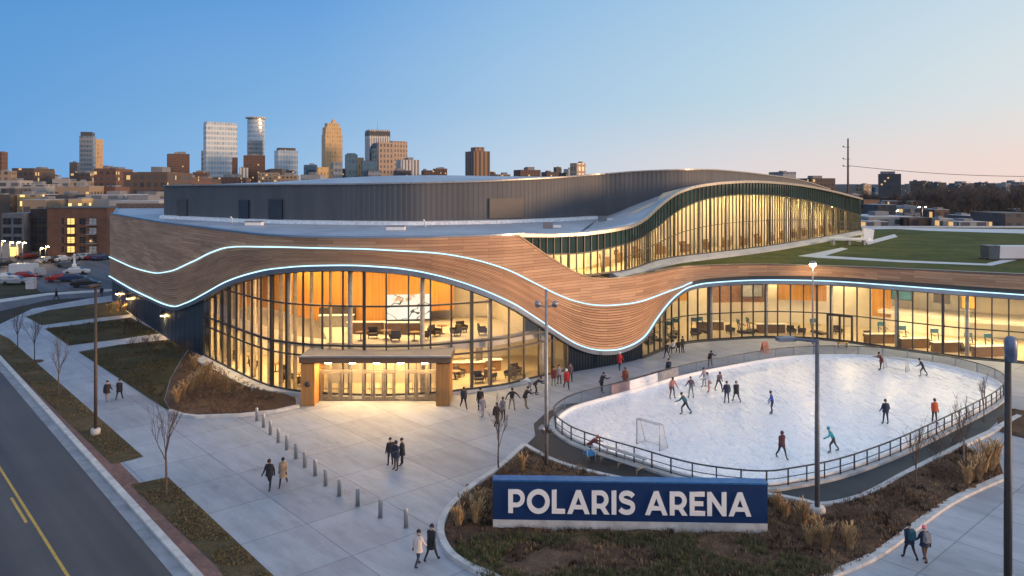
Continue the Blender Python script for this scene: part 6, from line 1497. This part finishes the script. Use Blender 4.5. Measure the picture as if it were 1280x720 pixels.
# bare trees: a few kinds, copied, each its own thing
def big_tree(seed, h):
    rng = random.Random(seed); t = empty('bare_tree', (0,0,0)); t['category'] = 'tree'; a, b = MB(), MB()
    a.tube([(0,0,-.3),(.1,0,h*.22),(0,.1,h*.4)], [h*.03,h*.024,h*.018], 6, cap=False)
    for i in range(6):
        an = i*1.05+rng.uniform(-.4,.4); z = h*rng.uniform(.24,.42); grow(a, b, Vector((0,.05,z)), Vector((math.cos(an)*.8, math.sin(an)*.8, 1)).normalized(), h*.30, h*.011, 3, rng, .6, .25, 5, i < 3, .05)
    grow(a, b, Vector((0,.1,h*.4)), Vector((0,0,1)), h*.32, h*.013, 3, rng, .55, .3, 5, True, .05)
    child(t, a, 'trunk', BARK); child(t, b, 'crown', mat('far_twigs', (.105,.09,.084), .9, 0, .35, .5)); return t
tp = [big_tree(100+i, 12) for i in range(4)]
rng = random.Random(17); k = 0
spots = []
for i in range(46): spots.append((1150 + 135*rng.random()**.8, rng.uniform(300, 520), rng.uniform(.9, 1.5)))
for i in range(10): spots.append((rng.uniform(1078, 1150), rng.uniform(420, 650), rng.uniform(.8, 1.1)))
for i in range(8): spots.append((rng.uniform(5, 200), rng.uniform(330, 520), rng.uniform(.6, .8)))
side = ['right', 'middle', 'left']
for px, d, s in spots:
    q = atY(px, 250, d); where = 'on the left among the city blocks' if px < 300 else 'in the far wood beyond the green roof' if px > 1150 else 'beyond the end of the gallery'
    lab = {'on': 'bare brown tree among the distant city blocks on the left', 'in': 'bare brown tree standing in the far wood beyond the green roof', 'be': 'bare brown tree standing beyond the end of the gallery'}[where[:2]]
    grp = {'on': 'trees among the city blocks', 'in': 'trees in the far wood', 'be': 'trees beyond the gallery'}[where[:2]]
    o = tp[k] if k < 4 else dup(tp[k % 4], (q.x, d, 0), rng.uniform(0,6), lab, grp, s)
    if k < 4: o.location = (q.x, d, 0); o.scale = (s,)*3; tag(o, lab, 'tree', grp)
    k += 1
# a dark mass of woodland undergrowth behind and between the trees
def woodmass(name, label, px0, px1, d0, d1, hh, n, seed):
    rng = random.Random(seed); mb = MB()
    for i in range(n):
        d = rng.uniform(d0, d1); q = atY(rng.uniform(px0, px1), 250, d); c = Vector((q.x, d, 0)); h_ = hh*rng.uniform(.5,1.1)
        for j in range(26):
            v = Vector((rng.gauss(0,1)*2.2, rng.gauss(0,1)*2.2, abs(rng.gauss(.5,.3))*h_)); s = rng.uniform(.25,.7); ax = Vector((rng.uniform(-1,1), rng.uniform(-1,1), rng.uniform(-1,1))).normalized(); u = ax.orthogonal().normalized()*s; w2 = ax.cross(u)
            p = c + v; mb.add([p-u, p+w2*.6, p+u, p-w2*.6], [(0,1,2,3)])
    tag(mb.build(name, mat('woodland_brush', (.050,.050,.045), .95, 0, .5, .15)), label, 'woodland', kind='stuff')
woodmass('far_wood', 'dark tangled far wood behind the bare trees on the right', 1140, 1330, 330, 620, 8, 420, 5)
woodmass('city_brush', 'dark brush and low trees between the distant city blocks', -40, 230, 260, 600, 5, 160, 6)
woodmass('horizon_wood', 'dark tree belt along the right horizon', 1040, 1330, 700, 1500, 9, 300, 8)
# ------------------------------------------------------------------ ROOF OBJECTS
g0 = G(1062,306,ZW); t = empty('roof_skylight', g0, 0, 'low white slab skylight on short legs on the green roof', 'skylight'); t.location.z = ZW
mb = MB(); prf = [(-3.4,0),(-2.6,.9),(0,1.15),(2.6,.9),(3.4,.2),(2.6,-.7),(0,-1.0),(-2.6,-.7)]; mb.prism(prf, .75, 1.05); child(t, mb, 'slab', M['white'])
for x in (-2.6,-.2,2.2):
    mb = MB(); mb.box((x,0,.38), (.3,.9,.76)); child(t, mb, 'leg', M['kerb'])
g0 = G(1086,303,ZW); t = empty('roof_vent_cowl', g0, 0, 'angled white wind cowl standing right of the slab skylight', 'vent'); t.location.z = ZW
mb = MB(); mb.add([(-.9,0,0),(.6,0,0),(1.2,.6,2.0),(-.5,.6,2.3),(-.9,1.2,0),(.9,1.2,0),(1.3,1.4,1.9),(-.4,1.4,2.2)], [(0,1,2,3),(5,4,7,6),(0,3,7,4),(1,5,6,2),(3,2,6,7),(0,4,5,1)]); child(t, mb, 'cowl', M['white']); mb = MB(); mb.box((0,.6,.06), (2.6,1.8,.14)); child(t, mb, 'kerb', PATH)
g0 = G(1262,325,ZW); t = empty('roof_duct', g0, 0, 'silver rooftop air duct with a dark end on the right of the green roof', 'duct'); t.location.z = ZW
mb = MB(); mb.box((1.2,1,.95), (5.2,2.0,1.5)); child(t, mb, 'casing', mat('silver_duct', (.55,.58,.63), .4, .1, .05, .4)); mb = MB(); mb.box((-2.0,.7,.95), (1.3,1.7,1.7), 0, 0, 1.08); child(t, mb, 'intake', mat('dark_blue_intake', (.06,.09,.12), .4, .2)); mb = MB(); mb.box((.3,.9,.12), (6.4,1.6,.2)); child(t, mb, 'base', M['mullion'])
def on_roof(name, px, py, z, label, cat, fn, group=None):
    t = empty(name, G(px, py, z), 0, label, cat, group); fn(t); return t
def hatch(t):
    mb = MB(); mb.box((0,0,.18), (1.8,1.0,.36)); child(t, mb, 'kerb', M['white']); mb = MB(); mb.box((0,0,.4), (1.9,1.1,.1)); child(t, mb, 'lid', MECH)
def pipe(t):
    mb = MB(); mb.tube([(0,0,0),(0,0,.55),(-.05,0,.7),(-.2,0,.75)], .07, 8); child(t, mb, 'pipe', M['white']); mb = MB(); mb.lathe([(.22,0),(.22,.08),(0,.09)], (0,0,0), 10); child(t, mb, 'collar', M['silver'])
def unit(t):
    mb = MB(); mb.box((0,0,.3), (1.0,.7,.6)); child(t, mb, 'casing', MECH); mb = MB(); mb.box((.9,.1,.16), (.9,.6,.24)); child(t, mb, 'side_box', M['white'])
on_roof('roof_hatch', 495, 287.5, 13.08, 'white roof hatch on the silver roof left of the middle', 'roof hatch', hatch)
on_roof('roof_pipe', 531, 283.5, 13.08, 'bent white vent pipe on the silver roof', 'vent pipe', pipe)
on_roof('roof_unit', 685, 285, 13.08, 'small plant unit on the silver roof above the gallery start', 'roof unit', unit)
on_roof('roof_unit', 753, 276, 13.15, 'dark plant unit where the silver roof begins to climb', 'roof unit', unit)
on_roof('roof_pipe', 290, 279, 13.08, 'dark vent pipe on the silver roof at the left', 'vent pipe', pipe)
on_roof('roof_hatch', 318, 281.5, 13.08, 'low white roof hatch on the silver roof at the left', 'roof hatch', hatch)
# ------------------------------------------------------------------ FURNITURE BEHIND THE GLASS
DK = mat('dark_upholstery', (.05,.035,.025), .7, 0, .2, 4); TT = mat('walnut_top', (.20,.11,.05), .5, 0, .2, 3); BL = mat('teal_machine', (.04,.13,.18), .4, .1, .15, 3)
def armchair():
    t = empty('lounge_chair', (0,0,0)); t['category'] = 'armchair'
    mb = MB(); mb.box((0,0,.34), (.8,.75,.22)); child(t, mb, 'seat', DK); mb = MB(); mb.box((0,.34,.66), (.8,.14,.6)); child(t, mb, 'backrest', DK)
    for x in (-.42,.42): mb = MB(); mb.box((x,0,.5), (.1,.75,.3)); child(t, mb, 'armrest', DK)
    for x in (-.35,.35):
        for y in (-.3,.3): mb = MB(); mb.box((x,y,.12), (.06,.06,.24)); child(t, mb, 'leg', M['mullion'])
    return t
def table():
    t = empty('cafe_table', (0,0,0)); t['category'] = 'table'
    mb = MB(); mb.lathe([(0,.72),(.5,.72),(.5,.76),(0,.76)], (0,0,0), 16); child(t, mb, 'top', TT); mb = MB(); mb.lathe([(.05,.03),(.05,.72)], (0,0,0), 8); child(t, mb, 'pedestal', M['mullion']); mb = MB(); mb.lathe([(.28,0),(.28,.03),(0,.04)], (0,0,0), 12); child(t, mb, 'foot', M['mullion']); return t
def machine():
    t = empty('exercise_machine', (0,0,0)); t['category'] = 'exercise machine'
    mb = MB(); mb.box((0,0,.2), (.8,1.9,.25)); child(t, mb, 'deck', DK)
    for x in (-.38,.38): mb = MB(); mb.bar((x,.7,.2),(x,.95,1.4),.08); mb.bar((x,.9,1.1),(x,.1,1.0),.06); child(t, mb, 'handrail', M['mullion'])
    mb = MB(); mb.box((0,.95,1.45), (.85,.15,.45)); child(t, mb, 'console', BL); return t
def counter():
    t = empty('service_counter', (0,0,0)); t['category'] = 'counter'
    mb = MB(); mb.box((0,0,.5), (3.2,.6,1.0)); child(t, mb, 'front', TT); mb = MB(); mb.box((0,-.03,1.03), (3.4,.8,.07)); child(t, mb, 'top', mat('pale_counter_top', (.6,.58,.52), .4)); return t
kinds = dict(c=armchair(), t=table(), m=machine(), s=counter()); used = set()
gname = dict(c='lounge chairs behind the glass', t='tables behind the glass', m='exercise machines behind the glass', s='counters behind the glass')
def furn(k, px, off, z, rot, lab):
    s = fs_(px, 430); q = fac.at(s, -off)
    o = kinds[k] if k not in used else dup(kinds[k], (q.x, q.y, z), R(rot), lab, gname[k])
    if k not in used: used.add(k); o.location = (q.x, q.y, z); o.rotation_euler = (0,0,R(rot)); tag(o, lab, kinds[k]['category'], gname[k])
for a in (('c',318,3,.07,20,'dark lounge chair at the left of the hall seating group'),('c',332,2.2,.07,80,'dark lounge chair second from the left behind the hall glass'),('c',345,3.4,.07,200,'dark lounge chair in the back row of the hall seating group'),('c',352,1.9,.07,120,'dark lounge chair near the glass left of the portal'),('c',364,2.6,.07,-30,'dark lounge chair closest to the portal on its left'),('t',340,2.8,.07,0,'round table among the lounge chairs left of the portal'),
  ('t',590,4.2,.07,0,'round table behind the first panes right of the portal'),('c',600,5.0,.07,60,'dark lounge chair behind the panes right of the portal'),('c',636,2.6,.07,140,'dark lounge chair facing the group of people outside'),('t',645,3.4,.07,0,'round table near the middle right panes of the hall'),('s',655,5.5,.07,12,'service counter at the back of the hall right end'),('c',668,2.5,.07,30,'dark lounge chair at the right end of the hall'),
  ('s',430,5.6,4.22,0,'service counter upstairs left of the video screen'),('s',505,5.4,4.22,0,'service counter upstairs under the video screen'),('c',452,3.6,4.22,10,'upstairs lounge chair beside the left counter'),('t',475,3.2,4.22,0,'upstairs round table between the two counters'),('c',560,3.6,4.22,60,'upstairs lounge chair right of the video screen'),('t',572,4.4,4.22,0,'upstairs round table right of the video screen'),('c',585,3.2,4.22,-60,'upstairs lounge chair at the right end of the upper hall'),
  ('m',838,3.0,.06,30,'exercise machine at the left end of the rink side wing'),('m',851,4.2,.06,0,'exercise machine second from the left end of the wing'),('m',862,3.0,.06,0,'exercise machine third from the left end of the wing'),('m',894,4.2,.06,0,'exercise machine fourth from the left end of the wing'),('m',905,4.4,.06,20,'exercise machine in the left middle of the wing'),('m',945,2.6,.06,90,'exercise machine standing sideways close to the glass'),('m',957,3.4,.06,90,'exercise machine close to the terracotta wall'),('s',972,3.0,.06,0,'service counter near the middle of the wing'),('c',994,2.4,.06,0,'dark lounge chair left of the wing door'),('c',1006,2.6,.06,60,'dark lounge chair second left of the wing door'),('m',1024,3.2,.06,20,'exercise machine beside the wing door'),
  ('c',1072,3.0,.06,0,'dark lounge chair first right of the wing door'),('s',1090,2.0,.06,0,'service counter first right of the wing door'),('t',1102,4.2,.06,0,'round table right of the wing door'),('m',1117,4.4,.06,0,'exercise machine in the right half of the wing'),('s',1135,2.0,.06,6,'service counter in the middle of the right half of the wing'),('m',1158,5.0,.06,0,'exercise machine farther right in the wing'),('s',1178,2.2,.06,6,'service counter before the pale column of the wing'),('c',1206,2.2,.06,40,'dark lounge chair right of the pale column'),('t',1214,4.0,.06,0,'round table right of the pale column'),('s',1238,2.0,.06,8,'service counter at the far right panes of the wing'),('m',1250,5.0,.06,0,'exercise machine at the far right panes')): furn(*a)

g0 = atY(421,428,72.6); t = empty('bar_cabinet', (g0.x,72.6,4.2), .1, 'dark cabinet wall upstairs left of the video screen below the timber', 'cabinet')
mb = MB(); mb.box((0,.6,.85), (3.4,.6,1.7)); child(t, mb, 'carcass', DK); mb = MB(); mb.box((0,-.1,.52), (3.2,.7,1.04)); child(t, mb, 'counter_front', mat('grey_counter', (.22,.21,.20), .5)); mb = MB(); mb.box((0,-.1,1.08), (3.3,.8,.07)); child(t, mb, 'counter_top', M['white'])

DIS = [('c',270,1.6,.07,0,'dark lounge chair at the far left end of the hall'),('t',280,2.4,.07,0,'round table at the far left end of the hall'),('c',292,2.0,.07,90,'dark lounge chair second from the far left end of the hall'),('t',305,3.0,.07,0,'round table behind the left oblique panes'),('c',612,2.4,.07,20,'dark lounge chair close to the pane right of the portal'),('s',625,6.0,.07,8,'service counter deep in the hall right of the portal'),('c',655,1.8,.07,-40,'dark lounge chair against the glass by the red coats'),
  ('c',492,2.4,4.22,200,'upstairs lounge chair below the left edge of the screen'),('t',520,2.2,4.22,0,'upstairs round table below the screen'),('c',535,2.6,4.22,-80,'upstairs lounge chair below the right edge of the screen'),('t',440,2.4,4.22,0,'upstairs round table near the left counter'),('c',600,4.4,4.22,30,'upstairs lounge chair at the back by the tan wall'),('c',620,2.6,4.22,100,'upstairs lounge chair at the last panes of the upper hall'),
  ('m',846,2.2,.06,60,'exercise machine tight against the glass at the left of the wing'),('m',872,4.4,.06,-20,'exercise machine below the orange wall of the wing'),('c',882,2.2,.06,0,'dark chair below the orange wall of the wing'),('s',920,5.6,.06,0,'service counter at the back of the left wing'),('c',930,3.0,.06,40,'dark chair at the middle of the left wing'),('t',984,4.6,.06,0,'round table left of the wing door'),('c',1040,4.2,.06,0,'dark chair right behind the wing door'),('m',1082,5.4,.06,0,'exercise machine behind the first right counter'),('c',1124,2.4,.06,-30,'dark chair between the right hand counters'),('c',1148,3.6,.06,60,'dark chair behind the second right counter'),('t',1166,3.4,.06,0,'round table before the pale column'),('c',1190,3.6,.06,-60,'dark chair beside the pale column'),('m',1225,4.6,.06,10,'exercise machine between the far right tables')]
for a in DIS: furn(*a)
def frame_on(px, z, off, w_, h_, m, lab):
    s = fs_(px, 400); q = fac.at(s, -off); nr = fac.nrm(s); t = empty('wall_panel', (q.x, q.y, z), math.atan2(nr.y, nr.x)+PI/2, lab, 'wall panel')
    mb = MB(); mb.box((0,0,0), (w_,.08,h_)); child(t, mb, 'board', m); mb = MB()
    for a_, b_ in (((-w_/2,h_/2),(w_/2,h_/2)),((-w_/2,-h_/2),(w_/2,-h_/2)),((-w_/2,-h_/2),(-w_/2,h_/2)),((w_/2,-h_/2),(w_/2,h_/2))): mb.bar((a_[0],-.06,a_[1]),(b_[0],-.06,b_[1]),.08)
    child(t, mb, 'frame', M['mullion'])
frame_on(1100, 4.9, 7.0, 2.2, 1.0, BL, 'dark blue panel high behind the panes right of the wing door')
frame_on(1155, 5.0, 7.0, 1.6, 1.1, DK, 'dark panel high behind the middle right panes of the wing')
frame_on(1210, 4.8, 7.0, 1.3, 1.4, ORANGE, 'orange panel high behind the far right panes of the wing')
frame_on(960, 4.6, 6.0, 2.6, 1.5, mat('grey_board', (.22,.21,.20), .5), 'grey board high behind the middle panes of the wing')
frame_on(872, 4.4, 6.5, 1.4, 1.2, DK, 'dark board high at the left end of the wing')
frame_on(650, 2.0, 5.5, .7, 1.7, DK, 'dark standing panel behind the right panes of the hall')
